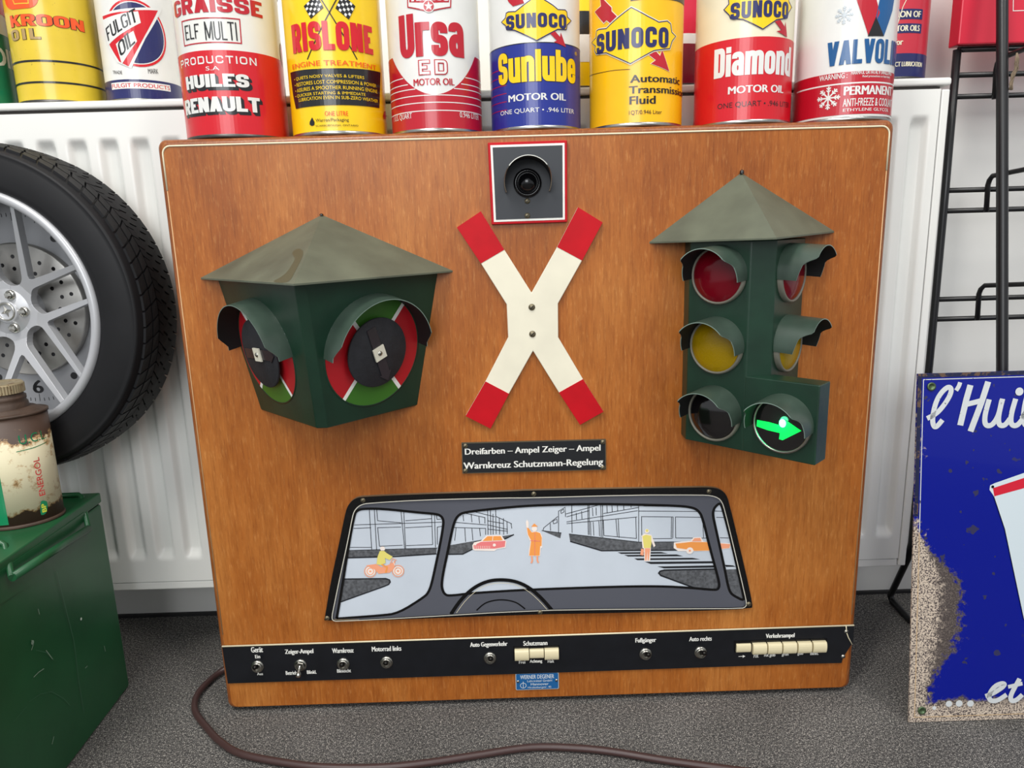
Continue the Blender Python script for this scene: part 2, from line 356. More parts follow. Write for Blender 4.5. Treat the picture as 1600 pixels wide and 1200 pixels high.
# ================================================================== THE SETTING
def setting():
    m = bpy.data.materials.new('carpet'); m.use_nodes = True; nt = m.node_tree; L = nt.links.new; b = nt.nodes['Principled BSDF']
    tc = nt.nodes.new('ShaderNodeTexCoord')
    n = nt.nodes.new('ShaderNodeTexNoise'); n.inputs['Scale'].default_value = 340; n.inputs['Detail'].default_value = 5; n.inputs['Roughness'].default_value = .8; L(tc.outputs['Object'], n.inputs[0])
    r = nt.nodes.new('ShaderNodeValToRGB'); e = r.color_ramp.elements; e[0].position = .36; e[0].color = lin((38, 38, 40)); e[1].position = .70; e[1].color = lin((228, 222, 212))
    k = e.new(.53); k.color = lin((96, 94, 92)); nf = nt.nodes.new('ShaderNodeTexNoise'); nf.inputs['Scale'].default_value = 900; nf.inputs['Detail'].default_value = 2; L(tc.outputs['Object'], nf.inputs[0])
    av = nt.nodes.new('ShaderNodeMath'); av.operation = 'MULTIPLY_ADD'; av.inputs[1].default_value = .62; L(nf.outputs[0], av.inputs[0])
    hb = nt.nodes.new('ShaderNodeMath'); hb.operation = 'MULTIPLY_ADD'; hb.inputs[1].default_value = .6; hb.inputs[2].default_value = -.11; L(n.outputs[0], hb.inputs[0]); L(hb.outputs[0], av.inputs[2]); L(av.outputs[0], r.inputs[0])
    n2 = nt.nodes.new('ShaderNodeTexNoise'); n2.inputs['Scale'].default_value = 9; n2.inputs['Detail'].default_value = 3; L(tc.outputs['Object'], n2.inputs[0])
    mr = nt.nodes.new('ShaderNodeMapRange'); mr.inputs[1].default_value = .3; mr.inputs[2].default_value = .7; mr.inputs[3].default_value = .82; mr.inputs[4].default_value = 1.12; L(n2.outputs[0], mr.inputs[0])
    mx = nt.nodes.new('ShaderNodeMix'); mx.data_type = 'RGBA'; mx.blend_type = 'MULTIPLY'; mx.inputs[0].default_value = 1; L(r.outputs[0], mx.inputs[6]); L(mr.outputs[0], mx.inputs[7]); L(mx.outputs[2], b.inputs['Base Color'])
    b.inputs['Roughness'].default_value = .95; b.inputs['Specular IOR Level'].default_value = .1
    bp = nt.nodes.new('ShaderNodeBump'); bp.inputs['Strength'].default_value = .7; bp.inputs['Distance'].default_value = .0016; L(av.outputs[0], bp.inputs['Height']); L(bp.outputs[0], b.inputs['Normal'])
    f = MB(); f.box((0, -1.5, -.02), (4.4, 3.6, .04), m); f.build('floor', kind='structure')
    wm = mat('wall_paint', (222, 221, 217), .7, bump=.35, bscale=40, var=.04, vscale=6)
    w = MB(); w.box((0, .294, 1.2), (4.4, .12, 2.5), wm); w.build('wall_back', kind='structure')
    t = MB(); t.box((0, .2315, .0022), (4.4, .006, .0044), mat('gap_shade_dark', (34, 33, 34), .8)); t.build('floor_gap_shade', kind='structure')  # dark strip put in for the shade where wall meets carpet
setting()

# ================================================================== RADIATOR
def radiator():
    wm = mat('radiator_white', (234, 234, 229), .32, var=.03, vscale=8)
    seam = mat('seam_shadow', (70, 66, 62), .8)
    X0, X1, YF, YB, ZB, ZT = -.80, .4885, .120, .222, .101, .7165
    t = empty('radiator', (-.15, .17, ZB), 'white steel panel radiator with vertical ribs behind the wooden board', 'radiator')
    pitch = .0366; xg = uy(1437, 190, .12).x   # centre of the last groove on the right
    mb = MB(); xs = [X0]; per = []
    def S(x):
        if x > xg + pitch*.5: return 0
        ph = ((x - xg)/pitch + .5) % 1 - .5; a = abs(ph)
        return 1 if a < .17 else (0 if a > .33 else (math.cos((a-.17)/.16*PI)+1)/2)
    x = X0
    while x < X1 - .002: x += pitch/16; xs.append(min(x, X1))
    xs[-1] = X1
    ztop, zbot = .6745, .145
    zs = [ZB+.012, zbot-.004, zbot, zbot+.003, zbot+.006, zbot+.010, zbot+.014] + [zbot+.05, .3, .45, .6] + [ztop-.014, ztop-.009, ztop-.006, ztop-.003, ztop, ztop+.003, ZT-.0125]
    def E(z):
        d = min(z-zbot, ztop-z); return 0 if d <= 0 else min(1, d/.011)
    vs = [(x, YF + .0085*S(x)*E(z), z) for z in zs for x in xs]; n = len(xs)
    mb.add(vs, [(j*n+i, j*n+i+1, (j+1)*n+i+1, (j+1)*n+i) for j in range(len(zs)-1) for i in range(n-1)], wm, True)
    mb.build('ribbed_panel', t)
    # rolled lower edge, dark seam, back panel
    lo = MB(); lo.box(((X0+X1)/2, YF+.006, ZB+.008), (X1-X0, .010, .006), wm); lo.box(((X0+X1)/2, YF+.05, ZB+.004), (X1-X0, .098, .008), wm)
    bevel(lo.build('lower_edge', t), .0015, 2)
    bp = MB(); bp.box(((X0+X1)/2, YB-.006, .4), (X1-X0-.01, .010, .56), wm); bp.build('back_panel', t)
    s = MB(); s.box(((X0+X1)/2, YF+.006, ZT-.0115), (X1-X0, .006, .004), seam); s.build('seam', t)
    top = MB(); top.box(((X0+.5)/2, (YF+YB)/2-.0005, ZT-.0045), (.5-X0, YB-YF+.002, .009), wm); bevel(top.build('top_cover', t), .003, 3)
    side = MB(); side.box((X1+.0062, (YF+YB)/2, (ZT+ZB)/2-.006), (.0095, YB-YF, ZT-ZB-.014), wm); bevel(side.build('side_cover', t), .0015, 2)
radiator()

# ================================================================== TRAFFIC TEACHING BOARD
HT = .656
board = empty('training_board', (0, .06, .004), 'wooden traffic training board with model signals, warning cross and windscreen picture', 'board')
def cabinet():
    x0, x1, z0, z1 = -.375, .375, .004, HT; R = .009; e = .0065
    mb = MB(); n = None; rings = []
    for k in range(7):                      # rounded front edge
        a = PI/2*k/6; ins = e*(1-math.sin(a)); y = e*(1-math.cos(a)) if False else e - e*math.cos(a)
        ins = e*(1-math.sin(a)); y = e*(1-math.cos(a))*0 + e*(1-math.sin(PI/2-a)) 
        rings.append((ins, y))
    rings.append((0, .116)); V = []
    for ins, y in rings:
        p = rrect(x0+ins, z0+ins, x1-ins, z1-ins, max(R-ins*.6, .003)); n = len(p); V += [(q[0], y+.0005, q[1]) for q in p]
    mb.add(V, [(i*n+k, i*n+(k+1) % n, (i+1)*n+(k+1) % n, (i+1)*n+k) for i in range(len(rings)-1) for k in range(n)], WOODM, True)
    mb.add(V[:n], [tuple(range(n))], WOODM); mb.add(V[-n:], [tuple(range(n))], WOODM)
    mb.build('cabinet', board)
    f = MB(); f.prism(rrect(x0+.0062, z0+.004, x1-.0062, z1-.0068, .008), 0, .003, WOOD, 'y'); f.build('front_panel', board)
    p = MB(); a = rrect(x0+.0062, z0+.03, x1-.0062, z1-.0068, .008)
    pts = [(x1-.0062, z1-.05)] + a[:14] + [(x0+.0062, z1-.05)]
    p.tube([(q[0], -.0002, q[1]) for q in pts], .0009, CREAM, 6); p.build('piping', board, label='thin cream edge piping')
    for x in (x0+.0062, x1-.0062):
        p = MB(); p.tube([(x, -.0001, z1-.05), (x, -.0001, z0+.10)], .0006, mat('tan_piping', (196, 156, 112), .4), 6); p.build('side_piping', board)
cabinet()
def warning_cross():
    Q = [(30, 317), (112, 262), (192, 393), (285, 540), (372, 384), (443, 248), (527, 300), (457, 430), (375, 577), (376, 692), (460, 834), (530, 945), (450, 990), (378, 880), (290, 738), (208, 884), (145, 1003), (60, 960), (128, 842), (205, 692), (200, 580), (112, 440)]
    pts = [(lambda q: (q.x, q.z))(uy(700+u/2.1818, 210+v/2.1818, -.004)) for u, v in Q]
    mb = MB(); mb.prism(pts, -.004, 0, XWHITE, 'y'); o = mb.build('warning_cross', board, label='white cross with red arm ends'); bevel(o, .0005, 1)
    for idx in ((0, 1, 2, 21), (4, 5, 6, 7), (10, 11, 12, 13), (14+1, 16, 17, 18)):
        q = [pts[i] for i in idx]; r = MB(); r.prism(q, -.0044, -.0039, RED, 'y'); r.build('red_arm_end', o)
    for px, py in ((831, 480), (832, 522)): screw(o, uy(px, py, -.0042), (0, -1, 0), .0036)
warning_cross()
def warning_lamp():
    P = lambda px, py: (lambda q: (q.x, q.z))(uy(px, py, -.004))
    pl = MB(); o4 = [P(762, 223), P(886, 219), P(886.5, 347), P(768, 351)]
    pl.prism(o4, -.004, 0, RED, 'y'); o = pl.build('warning_lamp', board, label='square black plate with hooded lamp, white and red border'); bevel(o, .0006, 1)
    def ins(q, d):
        cx = sum(p[0] for p in q)/4; cz = sum(p[1] for p in q)/4; return [(p[0]+(d if p[0] < cx else -d), p[1]+(d if p[1] < cz else -d)) for p in q]
    a = MB(); a.prism(ins(o4, .0026), -.0044, -.0038, WHITEP, 'y'); a.build('white_border', o)
    BP = mat('plate_black', (50, 53, 58), .5)
    b = MB(); b.prism(ins(o4, .0048), -.0048, -.0040, BP, 'y'); b.build('black_plate', o)
    c = uy(824, 286, -.005); h = MB(); V = []; n = 30; Rr = .0243
    for rr in (Rr, Rr-.0008):
        for k in range(n+1):
            t = math.radians(-22 + 224*k/n); u = (t*180/PI-90)/112.
            Lh = .033*(1-.80*max(0, abs(u)-.50)/.50) + .001
            V += [(c.x+rr*math.cos(t), -.0048, c.z+rr*math.sin(t)), (c.x+rr*math.cos(t)*.98, -.0048-Lh, c.z+rr*math.sin(t))]
    m = 2*(n+1)
    h.add(V, [(2*k, 2*k+1, 2*k+3, 2*k+2) for k in range(n)] , BP, True)
    h.add(V, [(m+2*k, m+2*k+1, m+2*k+3, m+2*k+2) for k in range(n)], mat('hood_dark', (20, 21, 23), .7), True)
    h.add(V, [(2*k+1, 2*k+3, m+2*k+3, m+2*k+1) for k in range(n)], STEEL)
    h.build('hood', o, merge=False)
    l = MB(); l.lathe([(.0142, 0), (.0142, .003), (.0125, .0045), (.011, .0042), (.0105, .003), (.0095, .003), (.0095, .005), (.0088, .009), (.006, .0125), (.003, .0138), (0, .0142)], BLACKG, 32, c+Vector((0, .0002, 0)), (0, -1, 0)); l.build('lamp', o)
    for px, py in ((824, 314), (824, 337)): screw(o, uy(px, py, -.0049), (0, -1, 0), .003)
warning_lamp()
def name_plate():
    P = lambda px, py: (lambda q: (q.x, q.z))(uy(px, py, -.0025))
    q = [P(721, 692), P(946.5, 686.5), P(947, 734), P(722.5, 740)]
    mb = MB(); mb.prism(q, -.0025, 0, BRASS, 'y'); o = mb.build('name_plate', board, label='black plate with white two-line lettering')
    cx = sum(p[0] for p in q)/4; i = [(p[0]+(.0008 if p[0] < cx else -.0008), p[1]+(.0008 if k > 1 else -.0008)) for k, p in enumerate(q)]
    f = MB(); f.prism(i, -.0029, -.002, BLACK, 'y'); f.build('plate_face', o)
    d = ydecal(-.003)
    d.text('Dreifarben – Ampel Zeiger – Ampel', (727, 713.5), (938, 694.5), WHITEP, 1, off=.03)
    d.text('Warnkreuz Schutzmann-Regelung', (725, 736), (942, 716), WHITEP, 1, off=.03)
    d.build('lettering', o)
    for px, py in ((727, 697), (942, 691), (942, 731), (727, 736)): screw(o, uy(px, py, -.003), (0, -1, 0), .0028)
name_plate()
# ------------------------------------------------ pointer lantern
def face_frame(p, n):
    n = Vector(n).normalized(); ux = Vector((0, 0, 1)).cross(n); ux = -ux if ux.x < 0 else ux; ux.normalize(); uz_ = ux.cross(n); uz_ = -uz_ if uz_.z < 0 else uz_
    return Vector(p), ux, uz_, n
def fan(fr, r, a0, a1, m, off, n=24, name='sector', parent=None, r0=0, merge=True):
    p, ux, uv, nn = fr; mb = MB()
    V = []
    for k in range(n+1):
        t = a0+(a1-a0)*k/n
        for rr in (r0, r): V.append(p+nn*off+ux*rr*math.cos(t)+uv*rr*math.sin(t))
    mb.add(V, [(2*k, 2*k+1, 2*k+3, 2*k+2) for k in range(n)], m); return mb.build(name, parent, merge=False)
def hood(fr, R, Lf, a, parent, th=.0008, n=40, off=0, tilt=0, name='hood'):
    p, ux, uv, nn = fr; V = []; mb = MB()
    for rr in (R, R-th):
        for k in range(n+1):
            t = math.radians(90-a+2*a*k/n); dg = abs(math.degrees(t)-90); L = Lf(dg)
            b = p+nn*off+ux*rr*math.cos(t)+uv*rr*math.sin(t); V += [b, b+nn*L-uv*tilt*L]
    m = 2*(n+1)
    mb.add(V, [(2*k, 2*k+1, 2*k+3, 2*k+2) for k in range(n)], HOODG, True)
    mb.add(V, [(m+2*k, m+2*k+1, m+2*k+3, m+2*k+2) for k in range(n)], HOODIN, True)
    mb.add(V, [(2*k+1, 2*k+3, m+2*k+3, m+2*k+1) for k in range(n)] + [(0, 1, m+1, m), (2*n, 2*n+1, m+2*n+1, m+2*n)], mat('worn_edge', (120, 140, 130), .4))
    return mb.build(name, parent, merge=False)
def pointer_lantern():
    zt, zb = .5165, .3725
    TL, TFl, TFr, TR = Vector((-.3286, 0, zt)), Vector((-.2145, -.1170, zt)), Vector((-.204, -.1170, zt)), Vector((-.0964, 0, zt))
    BL, BFl, BFr, BR = Vector((-.2969, 0, zb)), Vector((-.2145, -.0845, zb)), Vector((-.204, -.0845, zb)), Vector((-.1263, 0, zb))
    mb = MB(); V = [TL, TFl, TFr, TR, BL, BFl, BFr, BR]
    mb.add(V, [(0, 1, 5, 4), (1, 2, 6, 5), (2, 3, 7, 6), (4, 5, 6, 7), (0, 3, 2, 1), (0, 4, 7, 3)], GREEN)
    o = mb.build('pointer_lantern', board, label='green two-faced lantern with pointer dials and pyramid roof'); bevel(o, .0012, 2)
    A, L, Fr, Rr = Vector((-.2135, 0, .5775)), Vector((-.3455, .0, .517)), Vector((-.207, -.1425, .5165)), Vector((-.0813, 0, .5168)); dn = Vector((0, 0, -.0016))
    rf = MB(); V = [A, L, Fr, Rr, A+dn, L+dn, Fr+dn, Rr+dn]
    rf.add(V, [(0, 1, 2), (0, 2, 3), (4, 6, 5), (4, 7, 6), (1, 5, 6, 2), (2, 6, 7, 3), (0, 4, 5, 1), (0, 3, 7, 4)], ROOFG); rf.build('roof', o)
    kt = MB(); kt.lathe([(.002, 0), (.0016, .0015), (0, .002)], BLACKG, 10, A+Vector((0, -.002, -.0006)), (0, 0, 1)); kt.build('roof_tip', o)
    nL = (L-A).cross(Fr-A).normalized(); nL = -nL if nL.y > 0 else nL
    sd = Decal(lambda a_, b_, of: A+(L-A).normalized()*a_+((Fr-A)-(L-A).normalized()*((Fr-A).dot((L-A).normalized()))).normalized()*b_+nL*of)
    e1 = (L-A).normalized(); e2 = ((Fr-A)-e1*((Fr-A).dot(e1))).normalized(); sd.inv = lambda px, py: (lambda q: ((q-A).dot(e1), (q-A).dot(e2)))(uplane(px, py, A, nL))
    sd.poly(chaikin([(300+u/3.243, 320+v/3.243) for u, v in [(505, 240), (535, 220), (560, 228), (566, 250), (548, 290), (520, 345), (490, 398), (400, 392), (445, 370), (480, 345), (525, 275), (515, 262)]], True, 2), mat('roof_stain', (72, 74, 54), .45), 1); sd.build('stain', o)
    for (a, b, c, px, py, ang) in ((TFr, TR, BR, 584, 548.5, -68), (TL, TFl, BFl, 416, 550, 2)):
        n = (b-a).cross(c-a).normalized(); n = -n if n.y > 0 else n
        p = uplane(px, py, a, n); fr = face_frame(p, n); R = .0572 if px > 500 else .0545
        k = math.radians(52); gr = mat('dial_green', (58, 112, 34), .4); rd = mat('dial_red', (178, 24, 34), .4)
        ring = MB(); ring.lathe([(R+.0012, -.001), (R+.0012, .0004), (R, .0006), (R-.0008, .0001)], GREEN, 56, p, n); ring.build('dial_rim', o)
        for a0, a1, m in ((k, PI-k, gr), (PI-k, PI+k, rd), (PI+k, 2*PI-k, gr), (-k, k, rd)): fan(fr, R, a0, a1, m, .00025, parent=o, name='dial_sector')
        P0, ux, uv, nn = fr
        d = Decal(lambda s, t, of, P0=P0, ux=ux, uv=uv, nn=nn: P0+ux*s+uv*t+nn*(.0003+of))
        for sg in (1, -1):
            e = (math.cos(k)*R*.995, math.sin(k)*R*.995*sg); d.line([(-e[0], -e[1]), e], .0042, WHITEP, 1+sg*.2, px=False)
        d.build('dial_lines', o)
        dk = MB(); dk.lathe([(0, .0075), (.0350, .0075), (.0356, .0070), (.0356, .0055), (.034, .0052), (.004, .0052), (.004, 0)], mat('felt_black', (34, 35, 40), .8, var=.3, vscale=90, bump=.4, bscale=400), 56, p, n); dk.build('dial_disc', o)
        ca, sa = math.cos(math.radians(ang)), math.sin(math.radians(ang))
        W3 = lambda s, t, h: P0+ux*(s*ca-t*sa)+uv*(s*sa+t*ca)+nn*h
        nd = MB(); out = [(-.028, -.0052), (.024, -.0052), (.024, -.0075), (.033, 0), (.024, .0075), (.024, .0052), (-.028, .0052)]
        V = [W3(s, t, .0078) for s, t in out]+[W3(s, t, .0088) for s, t in out]; nn_ = len(out)
        nd.add(V, [tuple(range(nn_)), tuple(range(nn_, 2*nn_))]+[(i, (i+1) % nn_, nn_+(i+1) % nn_, nn_+i) for i in range(nn_)], mat('smoked_plastic', (52, 46, 50), .25)); nd.build('pointer', o)
        sq = MB(); q = .0068; out = [(-q, -q), (q, -q), (q, q), (-q, q)]; V = [W3(s, t, .0089) for s, t in out]+[W3(s, t, .0104) for s, t in out]
        sq.add(V, [(0, 1, 2, 3), (4, 5, 6, 7), (0, 1, 5, 4), (1, 2, 6, 5), (2, 3, 7, 6), (3, 0, 4, 7)], mat('ivory_square', (226, 222, 204), .45)); sq.build('pointer_hub', o)
        screw(o, P0+nn*.0104, nn, .0026, STEEL)
        hood(fr, R+.0012, lambda g: (.0235 if g < 72 else .0235-.009*min(1, (g-72)/12)), 89, o, tilt=.05)
pointer_lantern()
# ------------------------------------------------ three-colour traffic light
def traffic_light():
    zb, zt = .3305, .5405
    mb = MB(); mb.prism([(.163, 0), (.163, -.020), (.2095, -.0665), (.2345, -.0665), (.281, -.020), (.281, 0)], zb, zt, GREEN)
    o = mb.build('traffic_light', board, label='green two-sided traffic light model with pyramid roof and lit green arrow'); bevel(o, .001, 2)
    ab = MB(); ab.prism([(.2090, -.0660), (.261, -.118), (.279, -.100), (.2270, -.0480)], zb, .408, GREEN); bevel(ab.build('arrow_box', o), .001, 2)
    A, L, Fr, Rr = Vector((.219, 0, .6075)), Vector((.1255, 0, .5405)), Vector((.2222, -.0965, .5428)), Vector((.3188, 0, .5462)); dn = Vector((0, 0, -.0016))
    rf = MB(); V = [A, L, Fr, Rr, A+dn, L+dn, Fr+dn, Rr+dn]
    rf.add(V, [(0, 1, 2), (0, 2, 3), (4, 6, 5), (4, 7, 6), (1, 5, 6, 2), (2, 6, 7, 3), (0, 4, 5, 1), (0, 3, 7, 4)], ROOFG); rf.build('roof', o)
    kn = MB(); kn.lathe([(.0022, 0), (.002, .003), (0, .0042)], BLACKG, 12, A+Vector((0, -.0022, -.001)), (0, 0, 1)); kn.build('roof_tip', o)
    s = math.sqrt(.5)
    lm = {'red': mat('red_lens', (112, 6, 24), .14, spec=.35), 'yellow': mat('yellow_lens', (158, 128, 6), .2, spec=.35, bump=.3, bscale=500), 'dark': mat('dark_lens', (16, 12, 14), .12, coat=.8)}
    def Lf(g):
        if g < 52: return .036
        if g < 72: return .036-.013*math.sin((g-52)/20*PI/2)
        return .023-.004*(g-72)/26
    def lens(p, n, col, flat=False, hd=True):
        r = .0272
        rg = MB(); rg.lathe([(r+.0018, 0), (r+.0018, .0035), (r+.0008, .0052), (r-.0006, .0052), (r-.0010, .003)], STEEL if flat else mat('lens_ring', (128, 126, 114), .5, .3), 40, p, n)
        rg.build('lens_ring', o)
        gl = MB(); gl.lathe([(r-.0006, .0035)] + ([(0, .0038)] if flat else [(r*.9, .0052), (r*.7, .0068), (r*.4, .0083), (0, .009)]), lm[col], 36, p, n); gl.build(col+'_lens', o)
        if hd: hood(face_frame(p, n), r+.0026, Lf, 98, o, off=0, tilt=.06)
    nA, nB = Vector((-s, -s, 0)), Vector((s, -s, 0))
    for z, c in ((.5068, 'red'), (.4359, 'yellow'), (.3648, 'dark')):
        lens(Vector((.1867, -.0437, z)), nA, c); lens(Vector((.2573, -.0437, z)), nB, c)
    p = Vector((.2377, -.0947, .366)); lens(p, nA, 'dark', True)
    q0 = p+nA*.0042
    d = Decal(lambda a, b, of: q0+Vector((s, -s, 0))*a+Vector((0, 0, 1))*b+nA*of, lambda px, py: (lambda q: ((q-q0).dot(Vector((s, -s, 0))), q.z-q0.z))(uplane(px, py, q0, nA)))
    K = lambda u, v: (1040+u/5.333, 560+v/5.333)
    ga = mat('green_arrow_light', (0, 214, 84), .5, emis=1.0); gs = mat('arrow_hot_spot', (150, 255, 225), .5, emis=2.0)
    d.poly([K(*a) for a in [(762, 512), (860, 530), (945, 555), (948, 520), (975, 505), (1010, 520), (1132, 604), (975, 682), (945, 672), (952, 622), (850, 598), (758, 566)]], ga, 1)
    d.disc(K(975, 540), .0034, gs, 2, ry=.0042)
    d.build('arrow', o, label='glowing green arrow pointing right')
    l = bpy.data.lights.new('arrow_glow', 'POINT'); l.energy = .012; l.color = (.1, 1, .4); l.shadow_soft_size = .004
    lo = bpy.data.objects.new('arrow_glow', l); C.objects.link(lo); lo.location = q0+nA*.006+Vector((0, 0, .003))
traffic_light()
# ------------------------------------------------ windscreen picture
def windscreen():
    A = lambda u, v: (500+u/4.571, 750+v/4.571)
    B = lambda u, v: (830+u/4.444, 750+v/4.444)
    la = lambda L: [A(*p) for p in L]
    lb = lambda L: [B(*p) for p in L]
    y0 = -.0012
    P = lambda q, y: [(lambda w: (w.x, w.z))(uy(p[0], p[1], y)) for p in q]
    outer = la([(28, 1016), (38, 960), (75, 735), (130, 480), (178, 250), (190, 205), (205, 175), (232, 145), (268, 126), (310, 120), (700, 102), (1300, 84)]) + lb([(0, 71), (1180, 50), (1250, 52), (1300, 60), (1340, 84), (1362, 118), (1375, 165), (1400, 262), (1490, 640), (1537, 862), (1533, 895), (1100, 911), (500, 925), (0, 934)])
    inner = la([(90, 1003), (85, 975), (100, 900), (150, 660), (200, 430), (232, 260), (245, 222), (270, 192), (300, 175), (340, 166), (700, 143), (1300, 128)]) + lb([(0, 124), (700, 104), (1180, 104), (1250, 108), (1300, 125), (1326, 155), (1345, 215), (1400, 440), (1480, 780), (1496, 855), (1490, 880), (1460, 892), (1100, 894), (600, 897), (0, 906)]) + la([(600, 986), (120, 1010)])
    outer, inner = chaikin(outer, True, 1), chaikin(inner, True, 1)
    sheet = mat('picture_sheet', (206, 214, 224), .35, var=.04, vscale=25)
    o = None
    mb = MB(); mb.prism(P(outer, y0), y0, .0005, BLACKG, 'y'); o = mb.build('windscreen_picture', board, label='picture of a street crossing seen through a car windscreen')
    # street scene printed on the light sheet
    d = ydecal(y0); gd = mat('picture_asphalt', (96, 98, 102), .5, var=.5, vscale=350); bk = mat('picture_ink', (24, 26, 32), .5)
    d.poly(inner, sheet, 1)
    d.build('picture_sheet', o)
    d = ydecal(y0)
    th = .0007
    for L in ([(352, 205), (370, 500)], [(388, 205), (405, 500)], [(405, 208), (412, 290), (580, 305)], [(578, 218), (605, 490)], [(598, 222), (612, 490)], [(797, 240), (805, 460), (615, 468)], [(818, 245), (825, 480)], [(610, 290), (797, 275)], [(408, 340), (580, 335)], [(412, 340), (425, 472), (590, 465)], [(610, 340), (800, 330)], [(245, 320), (870, 300)], [(240, 345), (365, 340)], [(205, 480), (370, 480)], [(200, 502), (840, 484)], [(838, 460), (838, 335), (870, 330)], [(832, 250), (836, 280), (870, 278)]):
        d.line(la(L), th, bk, 3)
    for L in ([(955, 338), (1185, 345)], [(945, 300), (1190, 320)], [(1022, 250), (1026, 292)], [(1080, 242), (1085, 300)], [(1135, 262), (1140, 310)], [(972, 340), (962, 432)], [(1034, 340), (1040, 440)], [(1085, 345), (1092, 430)], [(1140, 345), (1146, 400)], [(1178, 268), (1178, 310)], [(1183, 345), (1183, 390)], [(1197, 210), (1200, 390)], [(1217, 212), (1220, 390)], [(1235, 240), (1237, 388)], [(1255, 212), (1258, 385)], [(1280, 270), (1283, 388)], [(1310, 272), (1312, 390)], [(1335, 295), (1338, 385)], [(1365, 312), (1370, 345)], [(1040, 237), (1180, 268)], [(1100, 225), (1250, 262)], [(1255, 258), (1370, 312)], [(1200, 320), (1340, 352)], [(1195, 290), (1310, 310)], [(1200, 350), (1340, 365)]):
        d.line(la(L), th, bk, 3)
    for L in ([(82, 348), (88, 330), (185, 252)], [(190, 370), (190, 215), (235, 188), (238, 255)], [(132, 300), (134, 350)], [(150, 285), (178, 270), (180, 295), (155, 303), (150, 285)], [(205, 215), (225, 200), (228, 220), (208, 232), (205, 215)], [(281, 175), (284, 365)], [(393, 175), (396, 380)], [(402, 175), (404, 380)], [(412, 290), (414, 385)], [(430, 290), (435, 385)], [(470, 285), (475, 390)], [(483, 170), (486, 395)], [(495, 170), (497, 398)], [(245, 290), (740, 212)], [(245, 255), (400, 212)], [(240, 235), (470, 172)], [(245, 302), (735, 256)], [(588, 270), (598, 395)], [(604, 270), (610, 400)], [(500, 275), (505, 385), (730, 405), (726, 257)], [(746, 172), (746, 430)], [(746, 215), (1190, 218)], [(768, 405), (766, 253), (985, 256), (982, 402)], [(974, 256), (972, 400)], [(1003, 402), (1001, 256), (1190, 258)], [(840, 407), (980, 405)], [(1003, 402), (1230, 403)], [(780, 180), (935, 183)], [(312, 228), (315, 275)], [(350, 215), (352, 270)], [(425, 192), (428, 250)], [(450, 190), (452, 245)], [(525, 175), (528, 230)], [(560, 175), (563, 222)], [(598, 175), (600, 215)], [(642, 175), (643, 205)], [(692, 175), (693, 192)], [(500, 232), (745, 190)], [(1192, 300), (1196, 400)], [(1275, 215), (1330, 217)], [(1285, 258), (1340, 260)], [(1310, 400), (1370, 402)]):
        d.line(lb(L), th, bk, 3)
    d.poly(la([(200, 505), (835, 484), (830, 526), (190, 555)]), gd, 2); d.line(la([(190, 555), (540, 545), (832, 526)]), .0016, bk, 4)
    d.poly(la([(120, 880), (150, 708), (470, 702), (497, 712), (502, 728), (490, 745), (460, 758)]), gd, 2); d.line(la([(155, 706), (470, 702), (497, 712), (502, 728), (490, 745), (460, 758), (120, 880)]), .0014, bk, 4)
    d.poly(la([(912, 468), (1130, 430), (1385, 387), (1330, 415), (1095, 490), (1020, 528), (905, 530)]), gd, 2); d.line(la([(905, 530), (1020, 528), (1095, 490), (1330, 416), (1385, 388)]), .0014, bk, 4)
    d.poly(lb([(262, 373), (500, 400), (750, 430), (990, 428), (1232, 425), (1245, 483), (990, 486), (488, 490), (270, 425)]), gd, 2); d.line(lb([(270, 425), (488, 490), (990, 486), (1245, 484)]), .0014, bk, 4)
    d.line(lb([(262, 373), (750, 430), (990, 428)]), th, bk, 4)
    d.poly(lb([(72, 350), (210, 366), (202, 405)]), gd, 2); d.line(lb([(72, 350), (210, 366)]), th, bk, 4)
    for L in ([(600, 502), (900, 499), (950, 510), (625, 513)], [(645, 520), (1010, 516), (1055, 529), (672, 531)], [(715, 544), (1120, 540), (1175, 551), (738, 556)], [(790, 568), (1270, 563), (1275, 578), (830, 583)], [(875, 600), (1275, 592), (1283, 608), (922, 613)], [(1345, 588), (1400, 592), (1420, 602), (1352, 603)]):
        d.poly(lb(L), bk, 2)
    d.poly(lb([(885, 645), (895, 632), (925, 624), (1275, 617), (1305, 720), (1295, 757), (1130, 747), (900, 662)]), gd, 2); d.line(lb([(1130, 747), (900, 662), (885, 645), (895, 632), (925, 624), (1275, 617)]), .0018, bk, 4)
    d.poly(lb([(1350, 620), (1425, 618), (1480, 835), (1400, 800), (1372, 760)]), gd, 2)
    d.build('street_drawing', o)
    # coloured figures
    orr = mat('figure_orange', (248, 160, 80), .5); pk = mat('figure_pink', (238, 128, 128), .5); yl = mat('figure_yellow', (236, 222, 120), .5); wh = mat('figure_outline', (250, 236, 226), .5); oo = mat('figure_coral', (250, 168, 130), .5)
    def ring(d, c, r, m): d.line([(c[0]+r*math.cos(2*PI*k/20), c[1]+r*math.sin(2*PI*k/20)) for k in range(20)], .0009, m, 7, closed=True)
    d = ydecal(y0)
    for c in (A(360, 650), A(558, 648)): d.disc(c, .0058, wh, 5); ring(d, c, 9.0, oo); ring(d, c, 5.2, oo); d.disc(c, .0012, oo, 7)
    d.poly(la([(330, 608), (400, 598), (440, 620), (500, 600), (540, 570), (530, 630), (500, 660), (420, 668), (395, 640)]), oo, 6)
    d.line(la([(500, 600), (520, 560), (548, 572)]), .0009, oo, 7); d.line(la([(520, 575), (555, 645)]), .0008, wh, 7)
